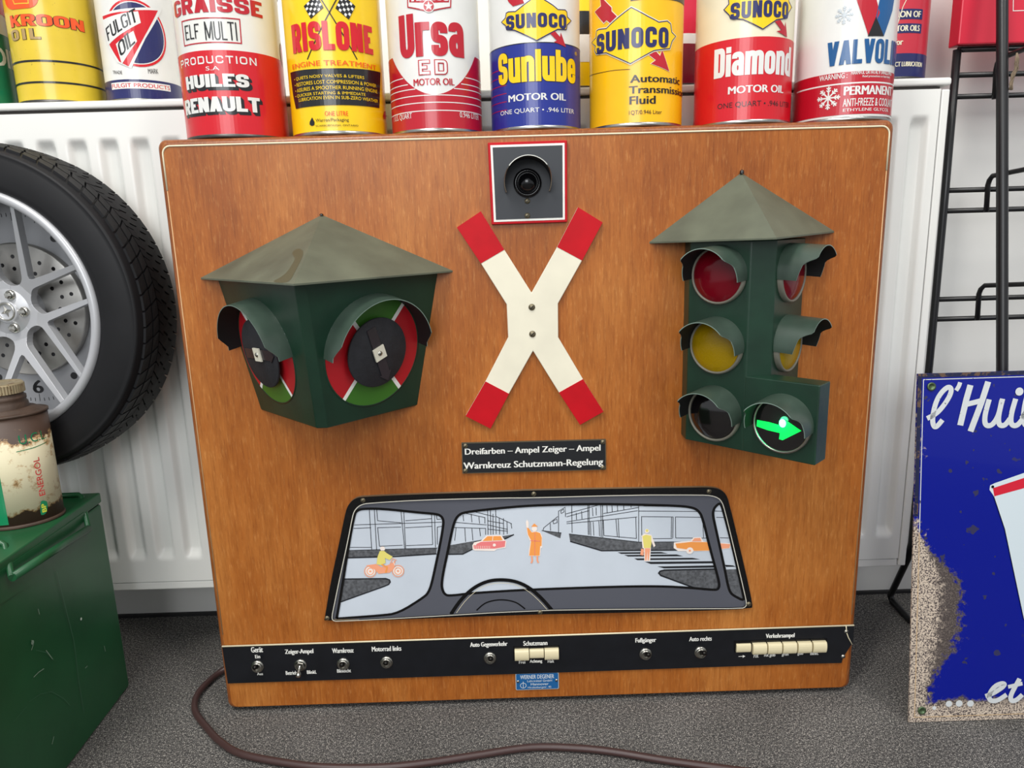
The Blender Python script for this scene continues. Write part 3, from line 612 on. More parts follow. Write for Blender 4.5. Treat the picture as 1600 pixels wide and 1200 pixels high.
    d.poly(la([(405, 600), (412, 545), (428, 505), (455, 500), (478, 520), (520, 545), (500, 570), (465, 555), (470, 590), (440, 605)]), yl, 8); d.disc(A(448, 488), .0028, wh, 8); d.line(la([(440, 600), (480, 620), (470, 660)]), .0018, orr, 9)
    d.build('motorcycle_rider', o)
    d = ydecal(y0)
    d.poly(la([(1088, 465), (1100, 445), (1150, 432), (1190, 395), (1295, 392), (1318, 425), (1332, 440), (1325, 482), (1265, 492), (1245, 505), (1105, 502), (1090, 492)]), wh, 5)
    d.poly(la([(1096, 465), (1150, 440), (1325, 432), (1320, 475), (1250, 488), (1100, 490)]), pk, 6); d.poly(la([(1160, 434), (1195, 400), (1290, 398), (1305, 428)]), orr, 7)
    for k in range(9): d.line(la([(1108+k*13, 468), (1106+k*13, 492)]), .0004, wh, 7)
    d.disc(A(1245, 462), .0018, wh, 8); d.disc(A(1108, 455), .0016, wh, 8); d.line(la([(1235, 400), (1232, 432)]), .0006, wh, 8)
    d.build('oncoming_car', o)
    d = ydecal(y0)
    d.poly(la([(1470, 300), (1478, 282), (1490, 300), (1492, 345), (1512, 368), (1530, 362), (1572, 372), (1588, 400), (1588, 480), (1578, 485), (1572, 542), (1490, 542), (1492, 500), (1502, 440), (1480, 385)]), wh, 5)
    d.poly(la([(1476, 335), (1488, 338), (1512, 372), (1545, 368), (1572, 378), (1584, 410), (1582, 470), (1572, 470), (1568, 538), (1494, 538), (1498, 500), (1508, 430), (1486, 390)]), orr, 6)
    d.disc(A(1531, 346), .0032, wh, 7); d.poly(la([(1508, 332), (1530, 308), (1556, 330)]), orr, 8); d.line(la([(1482, 295), (1484, 340)]), .0016, wh, 7)
    d.line(la([(1512, 540), (1516, 575), (1508, 592)]), .0018, oo, 7); d.line(la([(1552, 540), (1552, 572), (1560, 590)]), .0018, oo, 7); d.line(la([(1500, 430), (1572, 434)]), .0007, pk, 8); d.line(la([(1535, 372), (1534, 538)]), .0005, pk, 8)
    d.build('traffic_warden', o)
    d = ydecal(y0)
    d.poly(lb([(765, 385), (790, 370), (835, 380), (862, 455), (850, 465), (832, 420), (830, 475), (825, 562), (785, 562), (782, 475), (772, 470)]), wh, 5)
    d.poly(lb([(772, 388), (795, 378), (832, 386), (834, 440), (828, 470), (782, 470)]), yl, 6); d.disc(B(803, 353), .0026, wh, 7); d.disc(B(803, 349), .0016, yl, 8)
    d.poly(lb([(788, 472), (826, 472), (815, 556), (808, 556), (806, 490), (800, 556), (790, 556)]), oo, 6); d.poly(lb([(763, 475), (782, 478), (778, 522), (756, 518)]), oo, 7)
    d.build('pedestrian', o)
    d = ydecal(y0)
    d.poly(lb([(988, 470), (990, 432), (1105, 420), (1125, 398), (1178, 395), (1195, 425), (1385, 440), (1380, 472), (1240, 492), (1020, 492)]), wh, 5)
    d.poly(lb([(1000, 440), (1110, 428), (1235, 430), (1238, 488), (1130, 490), (1105, 470), (1080, 480), (1010, 470)]), orr, 6); d.poly(lb([(1235, 432), (1382, 444), (1375, 470), (1240, 486)]), oo, 6)
    d.poly(lb([(1115, 424), (1132, 402), (1172, 400), (1182, 424)]), oo, 7); d.disc(B(1100, 488), .0040, wh, 8); ring(d, B(1100, 488), 4.6, oo); d.disc(B(1100, 488), .0013, oo, 9)
    d.build('crossing_car', o)
    # grey car interior with window openings
    y1 = y0-.0012; gi = mat('interior_grey', (86, 88, 97), .4)
    wl = la([(118, 990), (118, 990), (118, 990), (150, 810), (205, 460), (245, 245), (262, 220), (300, 204), (450, 205), (700, 232), (830, 242), (865, 256), (882, 285), (880, 330), (860, 450), (820, 640), (795, 750), (775, 800), (750, 832), (560, 952), (430, 968)])
    wc = la([(868, 745), (880, 660), (910, 520), (945, 350), (965, 285), (990, 250), (1030, 230), (1250, 204)]) + lb([(0, 176), (400, 166), (700, 170), (1000, 178), (1110, 188), (1160, 210), (1190, 260), (1240, 470), (1290, 650), (1308, 725), (1300, 758), (1270, 764), (1100, 748), (900, 737), (600, 740), (0, 760)]) + la([(1100, 806), (920, 828), (890, 815), (874, 785)])
    wr = lb([(1312, 158), (1285, 178), (1268, 200), (1260, 240), (1280, 330), (1340, 600), (1368, 745), (1385, 785), (1410, 805), (1482, 842), (1468, 780), (1400, 470), (1330, 200)])
    wl, wc, wr = [chaikin(q, True, 2) for q in (wl, wc, wr)]
    d = ydecal(y1); d.poly(inner, gi, 0, holes=[wl, wc, wr]); gp = d.build('car_interior', o)
    d = ydecal(y1)
    for w in (wl, wc, wr): d.line(w, .0029, BLACKG, 1, closed=True)
    sw = la([(935, 958), (1000, 860), (1090, 772), (1190, 722), (1290, 710), (1400, 722), (1500, 770), (1590, 850), (1670, 945)]); d.line(sw, .0042, BLACKG, 2, smooth=True)
    d.line(la([(975, 948), (1030, 868), (1110, 792), (1195, 745), (1290, 732), (1390, 742), (1480, 785), (1565, 860), (1635, 940)]), .0005, CREAM, 3, smooth=True)
    d.line(la([(1118, 930), (1180, 872), (1290, 850), (1400, 868), (1465, 920)]), .0016, BLACKG, 3, smooth=True)
    d.build('steering_wheel_print', o)
    # black outer frame standing proud, with cream inlay line and screws
    y2 = -.0048; fo = MB(); po = P(outer, y2); pi = P(inner, y2)
    tr = tessellate_polygon([[Vector((p[0], p[1], 0)) for p in po], [Vector((p[0], p[1], 0)) for p in pi]]); al = po+pi
    fo.add([(p[0], y2, p[1]) for p in al], [tuple(t) for t in tr], BLACKG)
    for q in (po, pi):
        n = len(q); fo.add([(p[0], y2, p[1]) for p in q]+[(p[0], 0 if q is po else y1, p[1]) for p in q], [(i, (i+1) % n, n+(i+1) % n, n+i) for i in range(n)], BLACKG if q is pi else mat('frame_edge', (110, 96, 74), .5))
    fo.build('picture_frame', o)
    d = ydecal(y2); d.line(inner, .0010, mat('inlay', (206, 202, 188), .4), 1, closed=True); d.build('inlay_line', o)
    for px, py in ((567, 782), (834, 772), (1108, 768), (511, 966), (844, 957), (1170, 944)): screw(o, uy(px, py, y2-.0001), (0, -1, 0), .0029)
windscreen()
# ------------------------------------------------ control strip
def control_strip():
    y = -.0022; P = lambda px, py: (lambda w: (w.x, w.z))(uy(px, py, y))
    out = [P(347, 1011), P(1334.5, 978), P(1333, 1005), P(1330, 1008), P(1317, 1028), P(1315, 1036), P(1250, 1037.5), P(900, 1050), P(356, 1068)]
    mb = MB(); mb.prism(out, y, 0, STRIP, 'y'); o = mb.build('control_strip', board, label='black control strip with toggle switches and push buttons')
    e = MB(); a = uy(347, 1010, y); b = uy(1334.5, 977, y); e.tube([a, b], .0010, CREAM, 6); e.build('edge_piping', o)
    e = MB(); e.tube([uy(*p, y-.001) for p in ((1322, 978), (1322.5, 984), (1323, 989), (1325.5, 996), (1331.5, 1007))], .0006, CREAM, 6); e.build('loose_wire', o)
    for p in ((1322.5, 987), (1317.5, 1026)): screw(o, uy(*p, y-.0002), (0, -1, 0), .0026, STEEL)
    def sw(px, py, dirn=(.12, -.80, .58)):
        c = uy(px, py, y); s = MB(); s.lathe([(.0074, 0), (.0074, .0012), (.0060, .0018)], STEEL, 28, c, (0, -1, 0))
        s.lathe([(.0060, .0016), (.0060, .0036), (.0054, .0042), (.0042, .0042), (.0038, .0026), (0, .0024)], STEEL, 6 if dirn[2] < 0 else 24, c, (0, -1, 0), smooth=False); q = s.build('switch', o)
        l = MB(); d = Vector(dirn).normalized(); c2 = c+Vector((0, -.003, 0)); l.lathe([(.0019, 0), (.0018, .004), (.0026, .0085), (.0029, .0105), (.0020, .0122), (0, .0128)], CHROME if dirn[2] < 0 else mat('lever_dark', (40, 38, 36), .25, .8), 16, c2, d); l.build('lever', q)
    for px, py in ((402.5, 1041), (536.5, 1037), (604, 1034.5), (765.5, 1028), (1008.5, 1021.5), (1094.5, 1019)): sw(px, py)
    sw(469.5, 1039, (0, -.80, -.60))
    def button(x0, y0, x1, y1, deep):
        a = uy(x0, y1, y); b = uy(x1, y0, y); m = MB(); n = 8; pr = [(0, a.z)]
        h = b.z-a.z
        for k in range(n+1):
            t = PI*k/n; pr.append((-deep*(.55+.45*math.sin(t)) , a.z+h*(1-math.cos(t))/2))
        pr.append((0, b.z)); pr = [(y+p[0], p[1]) for p in pr]
        m.prism(pr, a.x+.0003, b.x-.0003, CREAMB, 'x'); q = m.build('push_button', o); bevel(q, .0006, 2, 50)
    for k in range(3):
        x0 = 804+k*23.2; button(x0, 1012.5-k*.7+(.6 if k == 1 else 0), x0+22.6, 1030-k*.8-(2.5 if k == 1 else 0), .006 if k != 1 else .0045)
    button(1149, 1004.5, 1173, 1018, .0035)
    for k in range(5):
        x0 = 1173.8+k*23.3; button(x0, 1003-k*.75, x0+23, 1020-k*.7, .0065)
    for x0, x1, ya, yb in ((802, 874, 1009.5, 1031), (1147, 1292, 1001, 1019)):
        q = [P(x0, ya), P(x1, ya-(1.8 if x1 < 1000 else 4)), P(x1, yb-(1.8 if x1 < 1000 else 4)), P(x0, yb)]; bx = MB(); bx.prism(q, y-.0006, y, BLACKG, 'y'); bx.build('button_surround', o)
    d = ydecal(y-.0001); T = lambda s, bl, tr, of=.035: d.text(s, bl, tr, WHITEP, 1, off=of)
    T('Gerät', (393, 1019.5), (410, 1010.5)); T('Ein', (399, 1028.5), (406, 1023)); T('Aus', (402, 1055), (410.5, 1050.5))
    T('Zeiger-Ampel', (446, 1024), (489, 1013.5)); T('Betrieb', (447, 1054.5), (463.5, 1048)); T('Blinkl.', (480, 1053), (494, 1047))
    T('Warnkreuz', (519.5, 1020.5), (552, 1012)); T('Blinklicht', (527, 1051), (548, 1045))
    T('Motorrad links', (581.5, 1018), (626.5, 1009)); T('Auto Gegenverkehr', (735, 1013), (792.5, 1002)); T('Schutzmann', (818, 1009), (855, 1000.5))
    T('Frei', (811, 1037), (820.5, 1032)); T('Achtung', (828, 1037), (847, 1030)); T('Halt', (856, 1035.5), (865.5, 1030.5))
    T('Fußgänger', (993, 1006), (1025, 996)); T('Auto rechts', (1077, 1002), (1112, 994)); T('Verkehrsampel', (1196.5, 999), (1241.5, 989))
    T('rot', (1177.5, 1027.5), (1185, 1022)); T('rot gelb', (1194, 1027.5), (1211.5, 1020.5)); T('grün', (1221.5, 1026), (1232, 1020)); T('gelb', (1246, 1024.5), (1255, 1018.5)); T('Blinkl.', (1266, 1023.5), (1279, 1018))
    d.key = 'arrow'; d.line([(1154, 1025.7), (1160.5, 1025.4)], .0007, WHITEP, 1); d.poly([(1160.5, 1023.3), (1160.5, 1027.6), (1164.5, 1025.3)], WHITEP, 1)
    d.build('lettering', o, split=True)
control_strip()
def maker_plate():
    y = -.0014; a = uy(806, 1078.5, y); b = uy(873, 1050, y)
    mb = MB(); sk = (b.x-a.x)*0
    mb.prism(rrect(a.x, a.z, b.x, b.z, .0018), y, 0, mat('plate_rim', (190, 196, 198), .45, .2), 'y'); o = mb.build('maker_plate', board, label='small blue maker plate with silver edge')
    f = MB(); f.prism(rrect(a.x+.0009, a.z+.0009, b.x-.0009, b.z-.0009, .0014), y-.0003, y, mat('plate_blue', (24, 92, 150), .4), 'y'); f.build('plate_face', o)
    d = ydecal(y-.0004); s = mat('plate_silver', (214, 222, 226), .4)
    w = b.x-a.x; h = b.z-a.z; R = lambda u, v: (a.x+u*w, a.z+v*h)
    d.text('WERNER DEGENER', R(.11, .66), R(.89, .90), s, 1, off=.01, px=False); d.text('Lehrmittel GmbH', R(.27, .47), R(.84, .60), s, 1, px=False)
    d.text('Hannover', R(.35, .27), R(.76, .42), s, 1, px=False, off=.01); d.text('Hindenburgstr. 45', R(.28, .07), R(.82, .21), s, 1, px=False)
    c = R(.175, .28); d.line([(c[0]+.0034*math.cos(2*PI*k/20), c[1]+.0034*math.sin(2*PI*k/20)) for k in range(20)], .0006, s, 1, closed=True, px=False); d.line([R(.175, .16), R(.175, .52)], .0006, s, 2, px=False)
    d.build('lettering', o)
    for u in (.055, .945): screw(o, (a.x+u*w, y-.0004, a.z+.52*h), (0, -1, 0), .0018, STEEL)
maker_plate()
def power_cord():
    pts = [(-.372, .085, .03), (-.385, .085, .018), (-.410, .075, .007), (-.4200, .055, .0052)] + [(-.4230, .028, .0050), (-.4120, -.002, .0050), (-.3842, -.0338, .005), (-.3600, -.057, .005), (-.3282, -.0775, .005), (-.2682, -.0945, .005), (-.225, -.1015, .005), (-.1703, -.1035, .005), (-.120, -.0985, .005), (-.069, -.0898, .005), (-.0134, -.0812, .005), (.035, -.0845, .005), (.0759, -.0925, .005), (.125, -.1065, .005), (.1785, -.1200, .005), (.26, -.143, .005), (.34, -.20, .005)]
    # Catmull-Rom smoothing
    out = []
    for i in range(len(pts)-1):
        p0, p1, p2, p3 = [Vector(pts[max(0, min(len(pts)-1, i+k))]) for k in (-1, 0, 1, 2)]
        for j in range(6):
            t = j/6; out.append(.5*((2*p1)+(-p0+p2)*t+(2*p0-5*p1+4*p2-p3)*t*t+(-p0+3*p1-3*p2+p3)*t**3))
    m = MB(); m.tube(out, .0039, mat('brown_cord', (66, 46, 44), .4), 12); m.build('power_cord', board, label='brown power cord lying on the floor')
power_cord()

# ================================================================== CANS
RIM = mat('tin_rim', (176, 176, 172), .28, 1, var=.3, vscale=60)
RIMD = mat('tin_rim_dark', (92, 90, 88), .4, .9, var=.3, vscale=60)
PR = {}
def pc(name, rgb, rough=.28): return mat('print_'+name, rgb, rough, coat=.25, var=.05, vscale=35, bump=.05, bscale=25)
Cred = pc('red', (206, 14, 32)); Cdred = pc('deep_red', (184, 20, 40)); Cwhite = pc('white', (226, 226, 222)); Cyel = pc('yellow', (246, 204, 12)); Camber = pc('amber', (250, 190, 10))
Cblue = pc('blue', (28, 44, 138)); Cnavy = pc('navy', (32, 36, 92)); Cblk = pc('black', (22, 22, 24)); Cgreen = pc('green', (18, 116, 84)); Cor = pc('orange', (240, 84, 24)); Ccream = pc('cream_white', (232, 224, 196)); Cvb = pc('bright_blue', (16, 84, 140))
Ckr = mat('worn_yellow', (222, 192, 52), .3, coat=.25, var=.08, vscale=30, rust=(.33, 260, (88, 72, 24)))
Cwornred = mat('worn_red', (206, 16, 34), .3, coat=.25, var=.06, vscale=30, rust=(.29, 120, (190, 160, 150)))
Cwornwhite = mat('worn_white', (226, 226, 220), .3, coat=.25, var=.05, vscale=30, rust=(.30, 120, (150, 140, 110)))
class Can:
    def __init__(s, name, cx, yf, z0, R, H, base, label, group, rim=RIM, cat='can', rot=0):
        s.cx, s.cy, s.z0, s.R, s.H = cx, yf+R, z0, R, H
        s.e = empty(name, (cx, s.cy, z0), label, cat, group)
        mb = MB(); mb.lathe([(R-.0002, .0035), (R-.0002, H-.0035)], base, 96, (cx, s.cy, z0)); mb.build('body', s.e)
        for nm, a, sg in (('bottom_rim', z0, 1), ('top_rim', z0+H, -1)):
            rr = MB(); rr.lathe([(0, sg*.004), (R-.004, sg*.004), (R-.0025, 0), (R+.0002, 0), (R+.0007, sg*.0012), (R+.0006, sg*.0032), (R-.0002, sg*.0040)], rim, 72, (cx, s.cy, a)); rr.build(nm, s.e)
        s.d = Decal(s.mapf, s.inv, .004)
        s.t = Decal(s.mapf, s.inv, .004)
    def mapf(s, a, b, o):
        t = a/s.R; r = s.R+o; return Vector((s.cx+r*math.sin(t), s.cy-r*math.cos(t), s.z0+b))
    def inv(s, px, py):
        d = ray(px, py); ox, oy = CAM.x-s.cx, CAM.y-s.cy; A = d.x*d.x+d.y*d.y; B = 2*(ox*d.x+oy*d.y); Cc = ox*ox+oy*oy-s.R*s.R
        D = B*B-4*A*Cc
        if D < 0: D = 0
        t = (-B-math.sqrt(D))/(2*A); q = CAM+d*t; return (s.R*math.atan2(q.x-s.cx, -(q.y-s.cy)), q.z-s.z0)
    def zc(s, px, py): return s.inv(px, py)[1]
    def span(s, f, u0, u1, vb, vt, um):      # box on the can: sides from u0,u1; heights read on the column um
        vm = (vb+vt)/2; return (s.inv(*f(u0, vm))[0], s.inv(*f(um, vb))[1]), (s.inv(*f(u1, vm))[0], s.inv(*f(um, vt))[1])
    def TX(s, f, body, u0, u1, vb, vt, um, m, layer=3, off=0):
        a, b = s.span(f, u0, u1, vb, vt, um); s.t.text(body, a, b, m, layer, off=off, px=False)
    def BX(s, f, body, u0, u1, vb, vt, um, m, layer=3, t=0, **kw):
        a, b = s.span(f, u0, u1, vb, vt, um); s.t.block(body, a, b, t, m, layer, px=False, **kw)
    def band(s, t0, t1, m, layer=1): s.d.band(t0, t1, m, layer, -PI*s.R, PI*s.R)
    def done(s): 
        if s.d.items: s.d.build('printed_label', s.e, split=True)
        if s.t.items: s.t.build('lettering', s.e, split=True)
ZB_ = HT+.0005; YF_ = .0055
GB = 'oil cans in a row on the wooden board'; GR = 'oil cans standing on the radiator'
c1 = lambda u, v: (u/3.478, v/3.478)
c2 = lambda u, v: (430+u/4.571, v/4.571)
c3 = lambda u, v: (750+u/4.571, v/4.571)
c4 = lambda u, v: (1060+u/2.963, v/2.963)
M_ = lambda f, L: [f(*p) for p in L]
def can_renault():
    k = Can('grease_can', -.3100, YF_, ZB_, .0520, .150, Cwornwhite, 'red and white grease can at the left end of the row on the board', GB, RIMD)
    zt = k.zc(360, 78.5); k.band(.0035, zt, Cwornred)
    k.d.line(M_(c1, [(988, 118), (1302, 105), (1312, 236), (1003, 250)]), .0011, Cdred, 1, closed=True)
    k.BX(c1, 'GRAISSE', 945, 1420, 66, -22, 1200, Cdred, 2, gap=.3, cr=.8)
    k.t.block('ELF', c1(1012, 220), c1(1078, 128), .0012, Cblk, 2, gap=.9); k.t.block('MULTI', c1(1118, 218), c1(1282, 122), .0012, Cblk, 2, gap=.9)
    k.BX(c1, 'PRODUCTION', 982, 1392, 344, 302, 1195, Cwhite, 2, t=.0013, gap=1.8); k.TX(c1, 'S.A', 1118, 1192, 382, 360, 1155, Cwhite, 2, off=.01)
    for w, bx in (('HUILES', (1012, 1352, 472, 400, 1190)), ('RENAULT', (1008, 1412, 606, 524, 1200))):
        for j in range(5): k.BX(c1, w, *bx, Cblk, 2+j*.2, gap=.2, cr=.58, dx=.00055*(j+1), dy=-.0006*(j+1), grow=.0003)
        k.BX(c1, w, *bx, Cwhite, 4, gap=.2, cr=.58)
    for (u, v) in ((1530, 300), (1560, 530)): k.d.disc(c1(u, v), .006, Cwornwhite, 2, ry=.012); k.d.disc(c1(u, v), .0052, Cwornred, 3, ry=.011)
    k.done()
def can_rislone():
    k = Can('oil_can', -.1995, YF_, ZB_, .0500, .158, Cyel, 'yellow engine treatment can with crossed chequered flags, second in the row', GB, RIM)
    d = k.d
    for sg in (0, 1):
        p = c2(230, 425) if not sg else c2(585, 425); q = c2(440, -10) if not sg else c2(325, -10); d.line([p, q], .0011, Cblk, 2)
    for P4 in ([(205, 45), (300, -40), (345, 55), (255, 135)], [(430, 60), (475, -40), (572, 45), (525, 140)]):
        a, b, c_, e = [k.inv(*c2(*p)) for p in P4]; d.poly([a, b, c_, e], Cblk, 3, px=False); n = 5
        for i in range(n):
            for j in range(n):
                if (i+j) % 2:
                    f = lambda u, v: ((1-u)*(1-v)*a[0]+u*(1-v)*b[0]+u*v*c_[0]+(1-u)*v*e[0], (1-u)*(1-v)*a[1]+u*(1-v)*b[1]+u*v*c_[1]+(1-u)*v*e[1])
                    d.poly([f(i/n+.02, j/n+.02), f((i+1)/n-.02, j/n+.02), f((i+1)/n-.02, (j+1)/n-.02), f(i/n+.02, (j+1)/n-.02)], Cwhite, 4, px=False)
    d.poly(M_(c2, [(110, 520), (180, 502), (300, 492), (430, 488), (560, 490), (670, 500), (750, 518), (748, 600), (742, 772), (640, 758), (500, 750), (400, 750), (260, 760), (150, 778), (130, 680)]), Cblk, 3)
    k.BX(c2, 'RISLONE', 122, 690, 357, 150, 420, Cred, 5, gap=.28, cr=.36)
    k.TX(c2, 'ENGINE TREATMENT', 124, 716, 466, 430, 430, Cor, 5, .008)
    for s_, u0_, u1_, vt_, vb_ in (('• QUIETS NOISY VALVES & LIFTERS', 138, 632, 530, 556), ('• RESTORES LOST COMPRESSION & POWER', 142, 716, 571, 597), ('• ASSURES A SMOOTHER RUNNING ENGINE', 146, 724, 612, 638), ('• QUICKER STARTING & IMMEDIATE', 146, 642, 653, 678), ('LUBRICATION EVEN IN SUB-ZERO WEATHER', 170, 728, 684, 708)):
        k.TX(c2, s_, u0_, u1_, vb_, vt_, 430, Cyel, 5)
    k.TX(c2, 'ONE LITRE', 355, 520, 826, 793, 440, Cor, 5, .006); k.TX(c2, 'Warren/Packaging', 290, 525, 874, 843, 400, Cblk, 5); k.TX(c2, 'SCARBOROUGH, ONTARIO', 290, 592, 903, 888, 430, Cblk, 5)
    d.poly(M_(c2, [(265, 838), (282, 872), (280, 893), (262, 900), (247, 890), (248, 870)]), Cblk, 3)
    d.poly(M_(c2, [(768, 830), (775, 800), (785, 790), (790, 820), (800, 825), (792, 850), (775, 850)]), Cred, 3)
    k.done()
def can_ursa():
    k = Can('oil_can', -.0945, YF_, ZB_, .0482, .145, Cwhite, 'white can with tall red lettering above a red base with white stripes', GB, RIM)
    R = k.R; d = k.d
    zb = k.zc(*c2(1160, 675)); zt = k.zc(*c2(1500, 470))
    v = []; n = 64; lo = .0035
    pts = [(-PI*R*.6+2*PI*R*.6*j/n) for j in range(n+1)]
    f = lambda s_: min(zt+.004, zb+(zt-zb)*(abs(s_-k.inv(*c2(1140, 670))[0])/(R*1.0))**1.9)
    for s_ in pts: v += [(s_, lo), (s_, f(s_))]
    d.raw(v, [(2*j, 2*j+2, 2*j+3, 2*j+1) for j in range(n)], Cdred, 1)
    for j, uu in enumerate((800, 742, 690, 640, 590, 540)):
        z = k.zc(*c2(1160, uu-12 if uu > 600 else uu)); seg = [s_ for s_ in pts if f(s_) > z+.0002]
        for side in (-1, 1):
            q = [(s_, z) for s_ in seg if s_*side >= (0 if uu > 690 else 0)]
            if len(q) > 1: d.line(q, .0009, Cwhite, 2, px=False)
    k.BX(c2, 'Ursa', 888, 1343, 400, 88, 1130, Cdred, 3, gap=.14, cr=.30)
    for g, m, l in ((.0007, Cdred, 3), (-.0004, Cwhite, 4)): k.t.block('ED', c2(1030, 535), c2(1225, 430), .0034, m, l, gap=1.5, grow=g)
    k.TX(c2, 'MOTOR OIL', 990, 1278, 607, 558, 1130, Cdred, 3, .035); k.TX(c2, '1 U.S. QUART', 850, 978, 862, 815, 915, Cwhite, 3, .004); k.TX(c2, '0.946 LITER', 1318, 1450, 845, 806, 1385, Cwhite, 3, .004)
    d.poly(M_(c2, [(942, -30), (945, 55), (1095, 88), (1255, 55), (1258, -30)]), Cdred, 3); d.poly(M_(c2, [(950, -30), (953, 48), (1095, 78), (1247, 48), (1249, -30)]), Cwhite, 4)
    d.poly(M_(c2, [(958, -30), (960, 18), (1062, 22), (1072, 62), (1118, 62), (1130, 22), (1240, 18), (1242, -30)]), Cdred, 5)
    c = k.inv(*c2(1096, 45)); d.disc(c, .0058, Cwhite, 6, px=False); d.disc(c, .0050, Cdred, 7, px=False)
    d.poly([(c[0]+(.0046 if j % 2 == 0 else .0018)*math.sin(PI*j/5), c[1]+(.0046 if j % 2 == 0 else .0018)*math.cos(PI*j/5)) for j in range(10)], Cwhite, 8, px=False)
    k.t.block('TEXACO', c2(965, 14), c2(1235, -30), .0028, Cwhite, 6)
    k.done()
def sun_logo(k, f, dia, letters, tail, head, t, rim=None):
    if rim: k.d.line(M_(f, dia), .0026, rim, 4, closed=True); k.d.line(M_(f, head), .0016, rim, 2, closed=True); k.d.line(M_(f, tail), .0016, rim, 2, closed=True) if tail else None
    if tail: k.d.poly(M_(f, tail), Cdred, 3)
    k.d.poly(M_(f, head), Cdred, 5 if not rim else 3); k.d.poly(M_(f, dia), Cyel, 5); k.d.line(M_(f, dia), .0009, Cnavy, 6, closed=True)
    k.BX(f, 'SUNOCO', *letters, Cnavy, 8, gap=.45, cr=.62)
def can_sunlube():
    k = Can('oil_can', .0120, YF_, ZB_, .0478, .145, Cwhite, 'white and blue can with fat yellow lettering, middle of the row', GB, RIM)
    k.band(.0035, k.zc(*c3(405, 303)), Cblue); k.d.line([(s_*.001, k.zc(*c3(405, 303))) for s_ in range(-75, 76, 5)], .0008, Cblk, 2, px=False)
    sun_logo(k, c3, [(405, -30), (520, 40), (555, 70), (605, 72), (618, 88), (620, 122), (648, 150), (620, 178), (614, 212), (552, 210), (405, 290), (248, 216), (192, 212), (184, 182), (156, 160), (184, 130), (190, 95), (205, 86), (255, 84), (290, 55)], (190, 612, 196, 92, 400), [(180, -40), (205, 15), (235, 45), (262, 38), (315, 22), (290, -45)], [(500, 240), (532, 222), (570, 264), (575, 232), (611, 338), (525, 300), (548, 290)], .0044)
    k.BX(c3, 'Sunlube', 134, 676, 580, 352, 405, Cblk, 3, gap=.2, cr=.36, grow=.0004, dx=.0003); k.BX(c3, 'Sunlube', 134, 676, 580, 352, 405, Cyel, 5, gap=.2, cr=.36)
    k.TX(c3, 'MOTOR OIL', 206, 610, 714, 664, 400, Cwhite, 3, .05); k.TX(c3, 'ONE QUART • .946 LITER', 148, 668, 806, 768, 400, Cwhite, 3, .003)
    k.TX(c3, '®', 674, 690, 396, 372, 682, Cyel, 3)
    for j in range(6): z = k.zc(*c3(100, 520+j*58)); k.d.line([(s_*.001, z) for s_ in range(-70, -30, 4)], .0006, Cdred, 2, px=False)
    k.done()
def can_atf():
    k = Can('oil_can', .1195, YF_, ZB_, .0492, .145, Camber, 'amber yellow transmission fluid can right of the blue and white can', GB, RIM)
    k.d.poly([k.inv(*c3(1075, 8)), k.inv(*c3(1474, 48)), (.090, k.zc(*c3(1474, -60))), k.inv(*c3(1075, -60))], Cblk, 1, px=False)
    sun_logo(k, c3, [(1080, 55), (1200, 120), (1275, 160), (1335, 152), (1358, 172), (1366, 232), (1394, 260), (1368, 295), (1352, 348), (1240, 362), (1075, 455), (905, 378), (835, 385), (822, 362), (828, 330), (802, 305), (832, 270), (836, 222), (850, 212), (905, 205)], (838, 1342, 342, 195, 1120), [(860, -12), (866, 45), (822, 85), (885, 165), (905, 145), (930, 165), (978, 118), (940, 80), (940, 55), (882, -5)], [(1195, 385), (1245, 355), (1285, 400), (1300, 355), (1350, 510), (1220, 455), (1255, 430)], .0056, Ccream)
    k.d.line(M_(c3, [(778, 550), (860, 520), (960, 502), (1072, 495)]), .0005, Cblk, 1)
    for s_, q in (('Automatic', (1074, 1424, 586, 532, 1180)), ('Transmission', (1066, 1444, 664, 611, 1180)), ('Fluid', (1070, 1252, 742, 684, 1160))): k.TX(c3, s_, *q, Cblk, 2, .05)
    k.TX(c3, '1QT/0.946 Liter', 1064, 1298, 820, 785, 1180, Cblk, 2)
    k.done()
def can_diamond():
    k = Can('oil_can', .2345, YF_, ZB_, .0500, .145, Ccream, 'cream and red can with white lettering, right of the amber can', GB, RIM)
    k.band(.0035, k.zc(*c4(290, 175)), Cred)
    sun_logo(k, c4, [(370, -90), (470, -25), (506, -20), (510, 10), (522, 35), (507, 60), (502, 84), (452, 92), (390, 135), (300, 90), (242, 86), (236, 70), (212, 46), (235, 20), (232, -20), (280, -30)], (243, 505, 80, 2, 375), None, [(445, 100), (470, 92), (490, 125), (494, 100), (501, 174), (452, 145), (475, 140)], .0046)
    k.BX(c4, 'Diamond', 167, 518, 346, 208, 320, Cwhite, 3, gap=.2, cr=.36)
    k.TX(c4, 'MOTOR OIL', 232, 484, 428, 393, 350, Cwhite, 3, .05); k.TX(c4, 'ONE QUART • .946 LITER', 182, 510, 497, 468, 320, Cblk, 3)
    k.done()
def snow(d, c, r, m, layer):
    for j in range(8):
        a = 2*PI*j/8; e = (c[0]+r*math.cos(a), c[1]+r*math.sin(a)); d.line([c, e], r*.13, m, layer+.05*j, px=False)
        for fr in (.5, .72):
            b = (c[0]+r*fr*math.cos(a), c[1]+r*fr*math.sin(a))
            for sg in (-1, 1): d.line([b, (b[0]+r*.26*math.cos(a+sg*.8), b[1]+r*.26*math.sin(a+sg*.8))], r*.09, m, layer+.5+.05*j, px=False)
